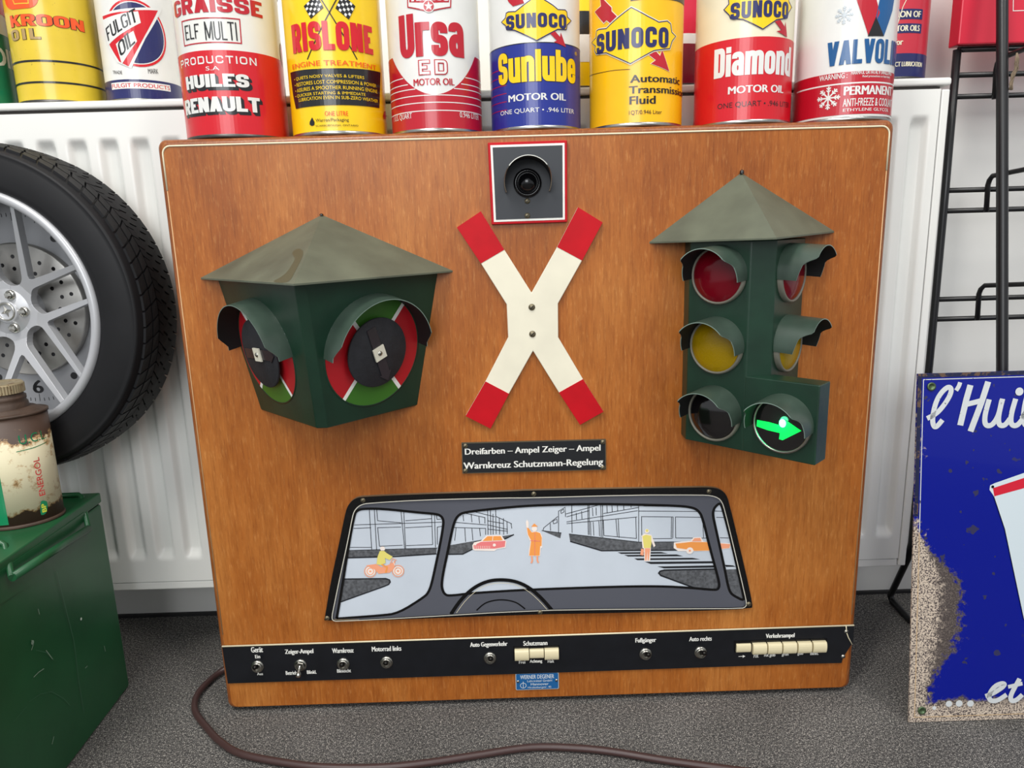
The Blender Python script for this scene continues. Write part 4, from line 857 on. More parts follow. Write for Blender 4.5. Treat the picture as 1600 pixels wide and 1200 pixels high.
def can_antifreeze():
    k = Can('antifreeze_can', .3425, YF_, ZB_, .0490, .158, Cwhite, 'white and red antifreeze can with snowflakes at the right end of the board row', GB, RIM)
    z1 = k.zc(*c4(760, 335)); k.band(.006, z1, Cdred); k.d.line([(s_*.001, k.zc(*c4(760, 388))) for s_ in range(-76, 77, 4)], .0014, Cwhite, 2, px=False)
    k.d.poly(M_(c4, [(818, -20), (912, -20), (932, 60), (880, 168)]), Cdred, 2); k.d.poly(M_(c4, [(936, -20), (1001, -20), (990, 50), (950, 168), (914, 78)]), Cvb, 2); k.d.poly(M_(c4, [(914, 78), (950, 168), (876, 168)]), Cblk, 3)
    a, b = k.span(c4, 690, 860, 296, 184, 800); k.t.block('VALVOLINE', a, (a[0]+(b[0]-a[0])*2.75, b[1]), 0, Cvb, 3, gap=.3, cr=.7, px=False)
    snow(k.d, k.inv(*c4(768, 70)), .0085, mat('faint_grey', (196, 204, 210), .3), 2); snow(k.d, k.inv(*c4(694, 455)), .0112, Cwhite, 3)
    def T(s_, u0, u1, vb, vt, um, full, of=.015): # text running on past the visible side
        a, b = k.span(c4, u0, u1, vb, vt, um); k.t.text(s_, a, (a[0]+(b[0]-a[0])*full, b[1]), Cwhite, 3, off=of, px=False)
    T('WARNING :', 655, 782, 363, 338, 760, 1); T('HARMFUL OR FATAL IF SWALLOWED', 800, 890, 343, 325, 860, 2.6); T('Read precautions on back label', 852, 920, 360, 347, 890, 2.2)
    T('PERMANENT', 768, 910, 437, 396, 850, 1.9, .05); T('ANTI-FREEZE & COOLANT', 762, 900, 490, 453, 850, 2.1, .01); T('ETHYLENE GLYCOL', 762, 900, 513, 499, 850, 1.8)
    k.done()
for fn in (can_renault, can_rislone, can_ursa, can_sunlube, can_atf, can_diamond, can_antifreeze): fn()
ZR = .7170
def can_kroon():
    k = Can('oil_can', -.5605, .1285, ZR, .0472, .170, Ckr, 'worn yellow can with orange lettering and two black rings on the radiator', GR, RIMD)
    for v in (330, 445): z = k.zc(*c1(300, v)); k.band(z-.0016, z+.0006, Cblk)
    k.BX(c1, 'KROON', 58, 450, 142, 80, 250, Cblk, 2, t=.0054, gap=.25, grow=.0006); k.BX(c1, 'KROON', 58, 450, 142, 80, 250, Cor, 4, t=.0052, gap=.27)
    tn = pc('tan', (176, 146, 92)); k.t.block('OIL', c1(70, 226), c1(215, 155), .0046, Cblk, 2, gap=1.0, grow=.0004); k.t.block('OIL', c1(70, 226), c1(215, 155), .0042, tn, 4, gap=1.1)
    k.d.poly(chaikin(M_(c1, [(20, -30), (40, 55), (110, 48), (195, 40), (215, -30)]), True, 2), Cor, 2); k.d.line(M_(c1, [(62, -20), (80, 22), (155, 18), (150, -20)]), .001, Ckr, 3)
    k.done()
def can_fulgit():
    k = Can('oil_can', -.4615, .135, ZR, .0422, .160, Cwhite, 'white and navy can with a round red and navy emblem on the radiator', GR, RIM)
    k.band(.004, k.zc(*c1(770, 432)), Cnavy); z0, z1 = k.zc(*c1(770, 482)), k.zc(*c1(770, 446))
    a = k.inv(*c1(608, 470))[0]; b = k.inv(*c1(924, 470))[0]; k.d.poly([(a, z0), (b, z0), (b, z1), (a, z1)], Cwhite, 2, px=False)
    k.t.text('FULGIT PRODUCTS', (a+.001, z0+.0014), (b-.001, z1-.0014), Cred, 3, off=.01, px=False)
    c = k.inv(*c1(738, 180)); ry = .0365; rx = .0345
    k.d.disc(c, rx, Cred, 2, px=False, n=48, ry=ry); k.d.disc(c, rx*.93, Cwhite, 3, px=False, n=48, ry=ry*.93); k.d.disc(c, rx*.90, Cnavy, 4, px=False, n=48, ry=ry*.90)
    k.d.poly(M_(c1, [(556, 78), (700, 46), (880, 46), (790, 210), (715, 372), (640, 340), (590, 250), (565, 150)]), Cwhite, 5); k.d.poly(M_(c1, [(560, 90), (700, 60), (856, 58), (700, 362), (650, 335), (600, 250), (575, 160)]), Cred, 6)
    k.d.poly(M_(c1, [(562, 110), (750, 62), (765, 125), (590, 250)]), Cwhite, 7); k.d.poly(M_(c1, [(632, 240), (725, 168), (745, 225), (665, 350)]), Cwhite, 7)
    def slant(word, bl, br, hz, t):
        a, b = k.inv(*c1(*bl)), k.inv(*c1(*br)); n0 = len(k.t.items); k.t.block(word, (a[0], 0), (b[0], hz), t, Cblk, 8, px=False, gap=.4)
        sl = (b[1]-a[1])/(b[0]-a[0])
        for i in range(n0, len(k.t.items)):
            v, f, m, l = k.t.items[i]; k.t.items[i] = ([(p[0]-p[1]*.12, p[1]+a[1]+sl*(p[0]-a[0])) for p in v], f, m, l)
    slant('FULGIT', (592, 226), (750, 116), .0138, .0018); slant('OIL', (658, 312), (736, 234), .0150, .0020)
    k.t.text('TRADE', c1(616, 402), c1(662, 380), Cblk, 3, skew=-.001); k.t.text('MARK', c1(806, 400), c1(858, 380), Cblk, 3, skew=.001)
    k.done()
def can_green():
    k = Can('oil_can', -.6685, .130, ZR, .0450, .160, Cwhite, 'green and white can with red top at the left edge of the radiator', GR, RIMD)
    k.band(.0035, k.zc(14, 62), Cgreen); k.band(k.zc(10, 30), .156, Cred); k.t.text('OIL', c1(-60, 345), c1(72, 290), Cwhite, 2, off=.045); k.done()
    return k
def can_champion():
    k = Can('oil_can', .4475, .130, ZR, .0450, .160, mat('old_red', (196, 44, 62), .35, coat=.2, var=.06, vscale=30, rust=(.28, 140, (70, 50, 60))), 'old red and navy motor oils can at the right end of the radiator', GR, RIMD)
    k.band(.003, k.zc(*c4(1060, 246)), Cnavy)
    for v0, v1 in ((40, 88), (108, 152)):
        a = k.inv(*c4(1133, 60))[0]-.001; k.d.key = str(v0); k.d.poly([(-.03, k.zc(*c4(1070, v1))), (a, k.zc(*c4(1070, v1))), (a, k.zc(*c4(1070, v0))), (-.03, k.zc(*c4(1070, v0)))], Cnavy, 1, px=False)
    def T(s_, bl, tr, full=1, m=Ccream):
        b = k.inv(*c4(*tr)); a = k.inv(*c4(*bl)); k.t.text(s_, (b[0]-(b[0]-a[0])*full, a[1]), b, m, 3, off=.045, px=False)
    T('CHAMPION OF', (1015, 82), (1122, 52), 2.0); T('MOTOR OILS', (1012, 146), (1116, 118), 1.4); T('for', (1000, 210), (1040, 178), 1.0); T('PERFECT LUBRICATION', (1020, 308), (1126, 290), 1.5)
    k.d.line(M_(c4, [(1060, -10), (1040, 30), (1015, 110)]), .0008, Ccream, 1)
    k.done()
for fn in (can_kroon, can_fulgit, can_green, can_champion): fn()
k = Can('oil_can', .1905, .1345, ZR, .0450, .150, pc('crimson', (200, 26, 56)), 'crimson and maroon can glimpsed between the amber can and the cream and red can', GR, RIMD)
k.band(.0035, .047, pc('maroon', (120, 22, 44))); k.band(.047, .058, Cwhite); k.done()
k = Can('oil_can', .0690, .1345, ZR, .0450, .150, Cyel, 'yellow and white can glimpsed between the blue can and the amber can', GR, RIMD)
k.band(.030, .075, Cwhite); k.band(.06, .085, Cblk, 2); k.done()

# ================================================================== WHEEL
def wheel():
    yf = .030; cc = uy(-40, 493, yf); cx, cz = cc.x+.0095, cc.z; n = Vector((0, 1, 0)); o = Vector((cx, 0, cz))
    t = empty('wheel', (cx, .07, cz-.184), 'wheel-shaped clock with black tyre and drilled brake disc leaning at the left of the radiator', 'wheel')  # a clock shaped like a car wheel, dial behind the spokes
    RB = mat('tyre_rubber', (24, 24, 26), .5, spec=.25, var=.2, vscale=20, bump=.1, bscale=80); AL = mat('alloy_silver', (186, 187, 190), .35, .35); GD = mat('dial_grey', (150, 151, 154), .4, .4)
    mb = MB(); prof = [(.1360, .036), (.1370, .0305), (.139, .0285), (.145, .0275), (.160, .0285), (.170, .0305), (.1735, .0315), (.1745, .0310), (.1765, .0335), (.1795, .040), (.1815, .050), (.1818, .075), (.1800, .100), (.176, .108), (.160, .1125), (.130, .1125)]
    mb.lathe(prof, RB, 120, o, n); mb.build('tyre', t)
    tb = MB()   # tread blocks standing on the tyre
    rows = [(.0395, .0500, .1835, 64, 0), (.0525, .0610, .1850, 64, .35), (.0635, .0700, .1858, 96, 0), (.0725, .0810, .1855, 64, .6), (.0835, .0930, .1845, 64, .1), (.0955, .1060, .1825, 64, .5)]
    for (a, b, r, N, ph) in rows:
        for k in range(N):
            t0 = 2*PI*(k+ph)/N; t1 = t0+2*PI/N*.86; sk = .035 if a < .06 else -.035
            V = []
            for (tt, yy, rr) in ((t0, a, r-.0015), (t1, a, r-.0015), (t1+sk, b, r), (t0+sk, b, r), (t0, a, .1775), (t1, a, .1775), (t1+sk, b, .1775), (t0+sk, b, .1775)):
                V.append((cx+rr*math.cos(tt), yy, cz+rr*math.sin(tt)))
            tb.add(V, [(0, 1, 2, 3), (0, 1, 5, 4), (1, 2, 6, 5), (2, 3, 7, 6), (3, 0, 4, 7)], RB)
    tb.build('tread_blocks', t, merge=False, kind='stuff')
    rm = MB(); rm.lathe([(.1370, .0315), (.1362, .0280), (.1330, .0262), (.1290, .0270), (.1268, .0295), (.1258, .034), (.1245, .052), (.1235, .088), (.1230, .105)], AL, 96, o, n); rm.build('rim', t)
    pl = MB(); pl.lathe([(0, .105), (.1232, .105)], GD, 72, o, n); bp = pl.build('dial_plate', t)
    d = Decal(lambda s, v, of: Vector((cx+s, .1048-of, cz+v)))
    ink = BLACKG
    for k in range(120):
        a = 2*PI*k/120; r1 = .112; r0_ = .108 if k % 5 else .103
        d.line([(r0_*math.cos(a), r0_*math.sin(a)), (r1*math.cos(a), r1*math.sin(a))], .0006, ink, 1, px=False)
    for h, s_ in ((0, '3'), (3, '6')):
        a = -h*PI/6; c = (.094*math.cos(a), .094*math.sin(a)); d.text(s_, (c[0]-.006, c[1]-.008), (c[0]+.006, c[1]+.008), ink, 1, off=.045, px=False)
    for h in (1, 2, 4, 5, 10, 11): a = -h*PI/6; d.disc((.094*math.cos(a), .094*math.sin(a)), .0042, ink, 1, px=False)
    d.build('dial_marks', t)
    bd = MB(); SD = mat('disc_steel', (158, 156, 152), .38, .7, var=.15, vscale=60); bd.lathe([(.078, .1045), (.078, .098), (.076, .097), (.030, .097)], SD, 72, o, n); bo = bd.build('brake_disc', t)
    hl = MB()
    for k in range(24):
        a = 2*PI*k/24
        for r in (.048+.006*(k % 2), .062+.004*(k % 2)): c = Vector((cx+r*math.cos(a), .0969, cz+r*math.sin(a))); hl.lathe([(0, 0), (.0024, 0)], BLACKG, 12, c, n)
    hl.build('drill_holes', bo, merge=False)
    hub = MB(); hub.lathe([(.030, .099), (.0295, .082), (.028, .0790), (.0255, .0762), (.0140, .0760), (.0130, .074), (.0115, .0725), (.0105, .0735), (0, .0735)], AL, 60, o, n); hub.build('hub', t)
    def bar(p, q, w0, w1, y0, y1, m, name='spoke', th=.010):
        d_ = Vector((q[0]-p[0], 0, q[1]-p[1])).normalized(); s_ = Vector((-d_.z, 0, d_.x)); A = Vector((cx+p[0], 0, cz+p[1])); B = Vector((cx+q[0], 0, cz+q[1])); V = []
        for (P_, w, y) in ((A, w0, y0), (B, w1, y1)):
            V += [P_+s_*w+Vector((0, y+.004, 0)), P_+s_*w*.6+Vector((0, y, 0)), P_-s_*w*.6+Vector((0, y, 0)), P_-s_*w+Vector((0, y+.004, 0)), P_-s_*w+Vector((0, y+th, 0)), P_+s_*w+Vector((0, y+th, 0))]
        b = MB(); b.add(V, [(i, (i+1) % 6, 6+(i+1) % 6, 6+i) for i in range(6)]+[(0, 1, 2, 3, 4, 5), (6, 7, 8, 9, 10, 11)], m); b.build(name, t)
    pol = lambda r, a: (r*math.cos(math.radians(a)), r*math.sin(math.radians(a)))
    def depth(r): return .0765-max(0, min(1, (r-.034)/(.126-.034)))*.040
    for k in range(6):      # six forked spokes, each its own casting
        A0 = math.radians(45+60*k); half = []; w = .0152
        R30 = (math.cos(math.radians(30)), math.sin(math.radians(30))); P30 = (R30[1], -R30[0])   # along the gap axis, and from it towards the spoke
        half.append((.013*R30[0], .013*R30[1])); half.append((.0305*R30[0], .0305*R30[1]))
        for q in range(1, 7):
            t_ = PI/2*q/6; half.append(((.0457-w*math.cos(t_))*R30[0]+w*math.sin(t_)*P30[0], (.0457-w*math.cos(t_))*R30[1]+w*math.sin(t_)*P30[1]))
        half.append((.1245*R30[0]+(w+.0012)*P30[0], .1245*R30[1]+(w+.0012)*P30[1]))
        ia = math.radians(20.2); e = (.1262*math.cos(ia), .1262*math.sin(ia)); half += [e, (.0535, .0028)]
        out = half+[(.0515, 0)]+[(p[0], -p[1]) for p in reversed(half)]
        bm = bmesh.new(); vs = [bm.verts.new((p[0], p[1], 0)) for p in out]
        for q in tessellate_polygon([[Vector((p[0], p[1], 0)) for p in out]]): bm.faces.new([vs[c] for c in q])
        for xx in (.024, .034, .044, .055, .068, .082, .096, .110, .120): bmesh.ops.bisect_plane(bm, geom=bm.verts[:]+bm.edges[:]+bm.faces[:], plane_co=(xx, 0, 0), plane_no=(1, 0, 0))
        ret = bmesh.ops.extrude_face_region(bm, geom=bm.faces[:]); low = {v for v in ret['geom'] if isinstance(v, bmesh.types.BMVert)}
        for v in bm.verts: v.co.z = .0105 if v in low else 0
        bm.verts.index_update(); bm.faces.ensure_lookup_table(); V = []
        for v in bm.verts:
            r = math.hypot(v.co.x, v.co.y); a = math.atan2(v.co.y, v.co.x)+A0; V.append((cx+r*math.cos(a), depth(v.co.x if v.co.x > .034 else r)+v.co.z, cz+r*math.sin(a)))
        b = MB(); b.add(V, [tuple(v.index for v in f.verts) for f in bm.faces], AL); bm.free(); bevel(b.build('spoke', t), .0018, 2, 55)
    for k in range(5):
        a = 70+72*k; c = Vector((cx+.0200*math.cos(math.radians(a)), .0764, cz+.0200*math.sin(math.radians(a)))); b = MB()
        b.lathe([(.0058, 0), (.0054, .003), (.0040, .0035)], CHROME, 24, c, (0, -1, 0)); b.lathe([(.0040, .002), (.0040, .0065), (.0026, .0078), (0, .0080)], CHROME, 6, c, (0, -1, 0), smooth=False); b.build('wheel_bolt', t)
    st = MB()
    st.tube([(cx+.0098*math.cos(2*PI*k/32), .0728, cz+.0098*math.sin(2*PI*k/32)) for k in range(32)], .0012, CHROME, 8, closed=True)
    for k in range(4):
        a = PI/2*k+.3; tip = Vector((cx+.0092*math.cos(a), .0742, cz+.0092*math.sin(a))); l = Vector((cx+.0028*math.cos(a+PI/4), .0735, cz+.0028*math.sin(a+PI/4))); r = Vector((cx+.0028*math.cos(a-PI/4), .0735, cz+.0028*math.sin(a-PI/4))); c = Vector((cx, .0710, cz))
        st.add([tip, l, c, r], [(0, 1, 2), (0, 2, 3)], CHROME)
    st.build('hub_cap', t, merge=False)
    t.rotation_euler = (math.radians(-1), 0, math.radians(-3)); t.location.y -= .0100
wheel()

# ================================================================== GREEN STEEL BOX
GBX = mat('box_green', (30, 84, 50), .33, var=.2, vscale=14, bump=.12, bscale=30, rust=(.27, 34, (70, 92, 74)))
def green_box():
    h = .262; A = Vector((-.5215, .0605, 0)); dF = Vector((.045, -1, 0)).normalized(); dL = Vector((-1, -.045, 0)).normalized(); Lf, Ll = .30, .20
    t = empty('steel_box', A+dF*Lf/2+dL*Ll/2, 'dark green steel carrying box with folding wire handle at the lower left', 'box')
    def slab(z0, z1, g, name, m=GBX, par=None):
        p = [A-dF*g-dL*g, A+dF*(Lf+g)-dL*g, A+dF*(Lf+g)+dL*(Ll+g), A-dF*g+dL*(Ll+g)]
        b = MB(); b.prism([(q.x, q.y) for q in p], z0, z1, m); return b.build(name, par or t)
    bevel(slab(.001, h-.014, -.0008, 'body'), .003, 3); slab(h-.0142, h-.0125, -.003, 'seam', mat('seam_dark', (10, 24, 16), .8)); lid = bevel(slab(h-.0125, h, 0, 'lid'), .002, 3)
    N = dL*-1
    on = lambda px, py, off: uplane(px, py, A+N*off, N)
    # recessed handle plate, arms and tube on the side face
    pl = MB(); q = [on(132, 800, .0008), on(0, 893, .0008), on(0, 945, .0008), on(138, 855, .0008)]
    pl.add([p for p in q]+[p-N*.002 for p in q], [(0, 1, 2, 3), (0, 1, 5, 4), (1, 2, 6, 5), (2, 3, 7, 6), (3, 0, 4, 7)], GBX); pl.build('handle_plate', t)
    hd = MB(); a, b = on(19, 902, .010), on(138, 826, .010); hd.tube([a, b], .0042, GBX, 14); hb = hd.build('handle', t)
    for (p, q_) in (((122, 773), (138, 826)), ((1, 848), (18, 902))):
        ar = MB(); P0 = uz(p[0], p[1], h+.003); P1 = on(q_[0], q_[1], .010); P2 = P0+dL*.05
        ar.tube([P2, P0+dL*.004, P0, P0-dL*.004+Vector((0, 0, -.003)), P1], .0030, GBX, 10); ar.build('handle_arm', hb)
    d = Decal(lambda a_, b_, of: A+N*(.0006+of)+dF*a_+Vector((0, 0, b_)), lambda px, py: (lambda q: ((q-A).dot(dF), q.z))(on(px, py, .0006)))
    sc = mat('paint_scratch', (132, 158, 138), .6); fs = mat('faint_scratch', (66, 110, 84), .5)
    R_ = lambda u, v: (u/2.857, 750+v/2.857)
    d.line([R_(*p) for p in ((255, 410), (290, 560), (330, 720), (352, 900), (375, 1040))], .0007, fs, 1)
    for L_ in (((140, 715), (148, 735), (140, 760)), ((150, 880), (172, 858), (196, 842)), ((240, 1145), (232, 1180)), ((170, 575), (176, 600)), ((465, 740), (470, 765)), ((380, 840), (390, 830)), ((205, 760), (235, 800))): d.line([R_(*p) for p in L_], .0008, sc, 1)
    for L_ in (((130, 990), (180, 955), (230, 945), (285, 975), (312, 1008)), ((160, 760), (205, 770), (240, 805)), ((60, 1080), (120, 1010))): d.line([R_(*p) for p in L_], .0004, fs, 1)
    d.disc(R_(362, 620), .0016, mat('paint_chip', (210, 220, 210), .6), 1); d.disc(R_(145, 725), .0022, sc, 1)
    d.build('scratches', t, kind='stuff')
green_box()
# ================================================================== OVAL OIL TIN
def oval_tin():
    z0 = .2622; H = .119; cx, cy = -.5605, -.0185
    t = empty('oil_tin', (cx, cy, z0), 'rusty cream oval oil tin with screw cap standing on the green steel box', 'tin')
    a, b, rot = .0375, .0300, math.radians(28); n = 64
    ru = mat('tin_rust', (74, 56, 44), .6, var=.3, vscale=60, bump=.3, bscale=300)
    m = bpy.data.materials.new('rusty_cream'); m.use_nodes = True; nt = m.node_tree; L = nt.links.new; bs = nt.nodes['Principled BSDF']
    tc = nt.nodes.new('ShaderNodeTexCoord'); ns = nt.nodes.new('ShaderNodeTexNoise'); ns.inputs['Scale'].default_value = 75; ns.inputs['Detail'].default_value = 8; ns.inputs['Roughness'].default_value = .7; L(tc.outputs['Object'], ns.inputs[0])
    sp = nt.nodes.new('ShaderNodeSeparateXYZ'); L(tc.outputs['Object'], sp.inputs[0])
    def math_(op, x, y):
        k = nt.nodes.new('ShaderNodeMath'); k.operation = op
        for i, v in enumerate((x, y)):
            if isinstance(v, (int, float)): k.inputs[i].default_value = v
            else: L(v, k.inputs[i])
        return k.outputs[0]
    top = math_('MULTIPLY', math_('SUBTRACT', sp.outputs[2], z0+H-.029), 14.0); bot = math_('MULTIPLY', math_('SUBTRACT', z0+.020, sp.outputs[2]), 28.0)
    f = math_('ADD', ns.outputs[0], math_('MAXIMUM', math_('MAXIMUM', top, bot), -.10))
    r = nt.nodes.new('ShaderNodeValToRGB'); e = r.color_ramp.elements; e[0].position = .44; e[0].color = lin((222, 212, 178)); e[1].position = .585; e[1].color = lin((70, 50, 38)); k_ = e.new(.54); k_.color = lin((176, 140, 92)); L(f, r.inputs[0]); L(r.outputs[0], bs.inputs['Base Color']); bs.inputs['Roughness'].default_value = .5
    def el(ra, rb, k): x, y = ra*math.cos(2*PI*k/n), rb*math.sin(2*PI*k/n); return (cx+x*math.cos(rot)-y*math.sin(rot), cy+x*math.sin(rot)+y*math.cos(rot))
    def loft(rows, mm, name):
        mb = MB(); V = []
        for ra, rb, z in rows: V += [(*el(ra, rb, k), z0+z) for k in range(n)]
        mb.add(V, [(i*n+k, i*n+(k+1) % n, (i+1)*n+(k+1) % n, (i+1)*n+k) for i in range(len(rows)-1) for k in range(n)], mm, True); mb.add(V[:n], [tuple(range(n))], mm); mb.add(V[-n:], [tuple(range(n))], mm); return mb.build(name, t)
    loft([(a, b, .003), (a, b, H)], m, 'body')
    loft([(a+.0008, b+.0008, 0), (a+.0012, b+.0012, .001), (a+.0012, b+.0012, .003), (a, b, .0038)], ru, 'bottom_rim')
    loft([(a, b, H-.0005), (a+.0012, b+.0012, H), (a+.0012, b+.0012, H+.0025), (a-.001, b-.001, H+.002), (a-.004, b-.004, H+.003), (.028, .024, H+.006), (.0225, .0215, H+.007)], ru, 'shoulder')
    nk = MB(); nk.lathe([(.0225, .006), (.0218, .012), (.0200, .014), (.0210, .016), (.0210, .019), (.0190, .020), (.0190, .024)], ru, 48, (cx, cy, z0+H)); nk.build('neck', t)
    cp = MB(); cm = mat('cap_metal', (168, 152, 120), .45, .5, rust=(.42, 110, (110, 70, 40)), var=.2, vscale=60); R = .0205; N = 96
    V = []; 
    for zz, rr in ((.023, 1), (.032, 1)): V += [(cx+R*(rr+(.025 if k % 2 else 0))*math.cos(2*PI*k/N), cy+R*(rr+(.025 if k % 2 else 0))*math.sin(2*PI*k/N), z0+H+zz) for k in range(N)]
    cp.add(V, [(k, (k+1) % N, N+(k+1) % N, N+k) for k in range(N)]+[tuple(range(N))], cm); cp.lathe([(R*1.01, .032), (R*.95, .0338), (R*.9, .0330), (0, .0330)], cm, 48, (cx, cy, z0+H)); cp.build('screw_cap', t)
    # printing on the oval
    per = [0]; 
    for k in range(1, n*2+1):
        p, q = (a*math.cos(2*PI*(k-1)/(2*n)), b*math.sin(2*PI*(k-1)/(2*n))), (a*math.cos(2*PI*k/(2*n)), b*math.sin(2*PI*k/(2*n))); per.append(per[-1]+math.hypot(q[0]-p[0], q[1]-p[1]))
    def mapf(s_, v, of):   # s_: arc parameter in radians around the oval, v height
        x, y = (a+of)*math.cos(s_), (b+of)*math.sin(s_); return Vector((cx+x*math.cos(rot)-y*math.sin(rot), cy+x*math.sin(rot)+y*math.cos(rot), z0+v))
    def inv(px, py):
        best = None
        d = ray(px, py); o_ = CAM-Vector((cx, cy, 0)); R2 = Matrix.Rotation(-rot, 3, 'Z'); dd = R2 @ d; oo = R2 @ o_
        A2 = (dd.x/a)**2+(dd.y/b)**2; B2 = 2*(oo.x*dd.x/a**2+oo.y*dd.y/b**2); C2 = (oo.x/a)**2+(oo.y/b)**2-1; D = max(0, B2*B2-4*A2*C2); tt = (-B2-math.sqrt(D))/(2*A2); q = oo+dd*tt
        return (math.atan2(q.y/b, q.x/a), q.z-z0)
    c7 = lambda u, v: (u/3.873, 590+v/3.873)
    d = Decal(mapf, inv, .08); gr = pc('tin_green', (20, 130, 84)); rd = pc('tin_red', (206, 60, 60)); yl = pc('tin_yellow', (216, 220, 70))
    a0 = inv(*c7(-60, 700))[0]; a1 = inv(*c7(18, 700))[0]
    d.poly([(a0, .006), (a1, .006), (a1, .062), (a0, .085)], gr, 1, px=False)
    d.text('U.C.L.', c7(118, 408), c7(270, 312), gr, 1, off=.02); d.line(M_(c7, [(98, 450), (200, 425), (280, 390)]), .0008, gr, 1)
    # vertical word and shield
    e0, e1 = inv(*c7(262, 712)), inv(*c7(216, 485)); v, f = fonttris('ENERGOL', .01); w_ = inv(*c7(218, 600))[0]; w2 = inv(*c7(256, 600))[0]
    d.raw([(w2+(w_-w2)*p[1], e0[1]+p[0]*(e1[1]-e0[1])) for p in v], f, rd, 1)
    d.poly(chaikin(M_(c7, [(244, 830), (244, 750), (262, 742), (290, 752), (284, 815), (262, 832)]), True, 1), gr, 1); v, f = fonttris('BP', .03); s1, s2 = inv(*c7(280, 790))[0], inv(*c7(252, 790))[0]; z1, z2 = inv(*c7(265, 815))[1], inv(*c7(265, 762))[1]
    d.raw([(s1+(s2-s1)*p[1], z1+p[0]*(z2-z1)) for p in v], f, yl, 2)
    d.build('lettering', t)
oval_tin()

# ================================================================== ENAMEL SIGN
def enamel_sign():
    b0 = Vector((.4140, -.0565, .001)); top = Vector((.4140, -.0116, .3934)); uv = (top-b0).normalized(); H = (top-b0).length; ux = Vector((1, 0, 0)); nn = ux.cross(uv).normalized(); Wd = .26; nn = -nn if nn.y > 0 else nn
    t = empty('enamel_sign', b0+ux*Wd/2, 'blue enamel sign with white script lettering and rusty left edge', 'sign')
    m = bpy.data.materials.new('blue_enamel'); m.use_nodes = True; nt = m.node_tree; L = nt.links.new; bs = nt.nodes['Principled BSDF']
    tc = nt.nodes.new('ShaderNodeTexCoord'); sp = nt.nodes.new('ShaderNodeSeparateXYZ'); L(tc.outputs['Object'], sp.inputs[0])
    def noise(sc, det=6, rg=.65):
        k = nt.nodes.new('ShaderNodeTexNoise'); k.inputs['Scale'].default_value = sc; k.inputs['Detail'].default_value = det; k.inputs['Roughness'].default_value = rg; L(tc.outputs['Object'], k.inputs[0]); return k.outputs[0]
    def M2(op, x, y):
        k = nt.nodes.new('ShaderNodeMath'); k.operation = op
        for i, v in enumerate((x, y)):
            if isinstance(v, (int, float)): k.inputs[i].default_value = v
            else: L(v, k.inputs[i])
        return k.outputs[0]
    def sm(v, a, b):
        k = nt.nodes.new('ShaderNodeMapRange'); k.interpolation_type = 'SMOOTHSTEP'; L(v, k.inputs[0]); k.inputs[1].default_value = a; k.inputs[2].default_value = b; return k.outputs[0]
    def mix(f, a, b):
        k = nt.nodes.new('ShaderNodeMix'); k.data_type = 'RGBA'; L(f, k.inputs[0])
        for i, v in ((6, a), (7, b)):
            if isinstance(v, tuple): k.inputs[i].default_value = v
            else: L(v, k.inputs[i])
        return k.outputs[2]
    X = M2('SUBTRACT', sp.outputs[0], .414); Z = sp.outputs[2]
    edge = M2('ADD', X, M2('ADD', M2('MULTIPLY', M2('SUBTRACT', noise(16), .5), -.035), M2('MULTIPLY', M2('SUBTRACT', noise(150), .5), -.045)))     # ragged distance from the left edge
    g = noise(620, 3, .6)
    zwin = M2('MULTIPLY', M2('ADD', M2('MULTIPLY', sm(Z, .03, .11), .62), .38), M2('SUBTRACT', 1.0, sm(Z, .15, .235)))
    reach = M2('MULTIPLY', zwin, .056)
    side = sm(M2('SUBTRACT', reach, edge), -.004, .004)
    foot = sm(M2('SUBTRACT', .027, M2('ADD', Z, M2('MULTIPLY', M2('SUBTRACT', noise(60), .5), .03))), -.003, .003)
    bare = M2('MAXIMUM', side, foot)
    dark = sm(M2('SUBTRACT', edge, M2('MULTIPLY', zwin, .026)), 0, .012)
    sand = mix(sm(g, .40, .56), lin((66, 56, 60)), lin((204, 188, 170)))
    grey = mix(sm(g, .45, .62), lin((70, 62, 60)), lin((104, 94, 88)))
    rustc = mix(M2('MULTIPLY', dark, sm(Z, .014, .03)), sand, grey)
    spots = M2('MULTIPLY', sm(noise(70, 2, .5), .665, .69), M2('SUBTRACT', 1.0, sm(X, .09, .15)))
    base = mix(spots, lin((6, 22, 134)), lin((52, 52, 84)))
    L(mix(bare, base, rustc), bs.inputs['Base Color']); bs.inputs['Coat Weight'].default_value = .12; bs.inputs['Specular IOR Level'].default_value = .3
    L(M2('ADD', M2('MULTIPLY', bare, .5), .22), bs.inputs['Roughness'])
    mb = MB(); th = .0022; V = [b0, b0+ux*Wd, b0+ux*Wd+uv*H, b0+uv*H]
    mb.add(V+[p-nn*th for p in V], [(0, 1, 2, 3), (4, 5, 6, 7), (0, 1, 5, 4), (1, 2, 6, 5), (2, 3, 7, 6), (3, 0, 4, 7)], m); pn = mb.build('panel', t)
    d = Decal(lambda s_, v, of: b0+ux*s_+uv*v+nn*(.0002+of), lambda px, py: (lambda q: ((q-b0).dot(ux), (q-b0).dot(uv)))(uplane(px, py, b0, nn)))
    wm = mat('enamel_white', (206, 210, 212), .3, coat=.3, rust=(.37, 120, (70, 66, 74)), var=.05); dkb = mat('dark_edge', (20, 26, 60), .4, rust=(.45, 90, (96, 74, 58)))
    d.line([(.0022, .238), (.0022, H-.0022), (Wd, H-.0022)], .0044, dkb, .5, px=False)
    d.line([(.0062, .22), (.0062, H-.0065), (Wd, H-.0065)], .0009, wm, 1, px=False)
    d.line([(.0062, .22), (.0062, .006), (Wd, .006)], .0008, mat('enamel_bare', (200, 170, 130), .5), 1, px=False)
    c8 = lambda u, v: (1340+u/1.876, 560+v/1.876)
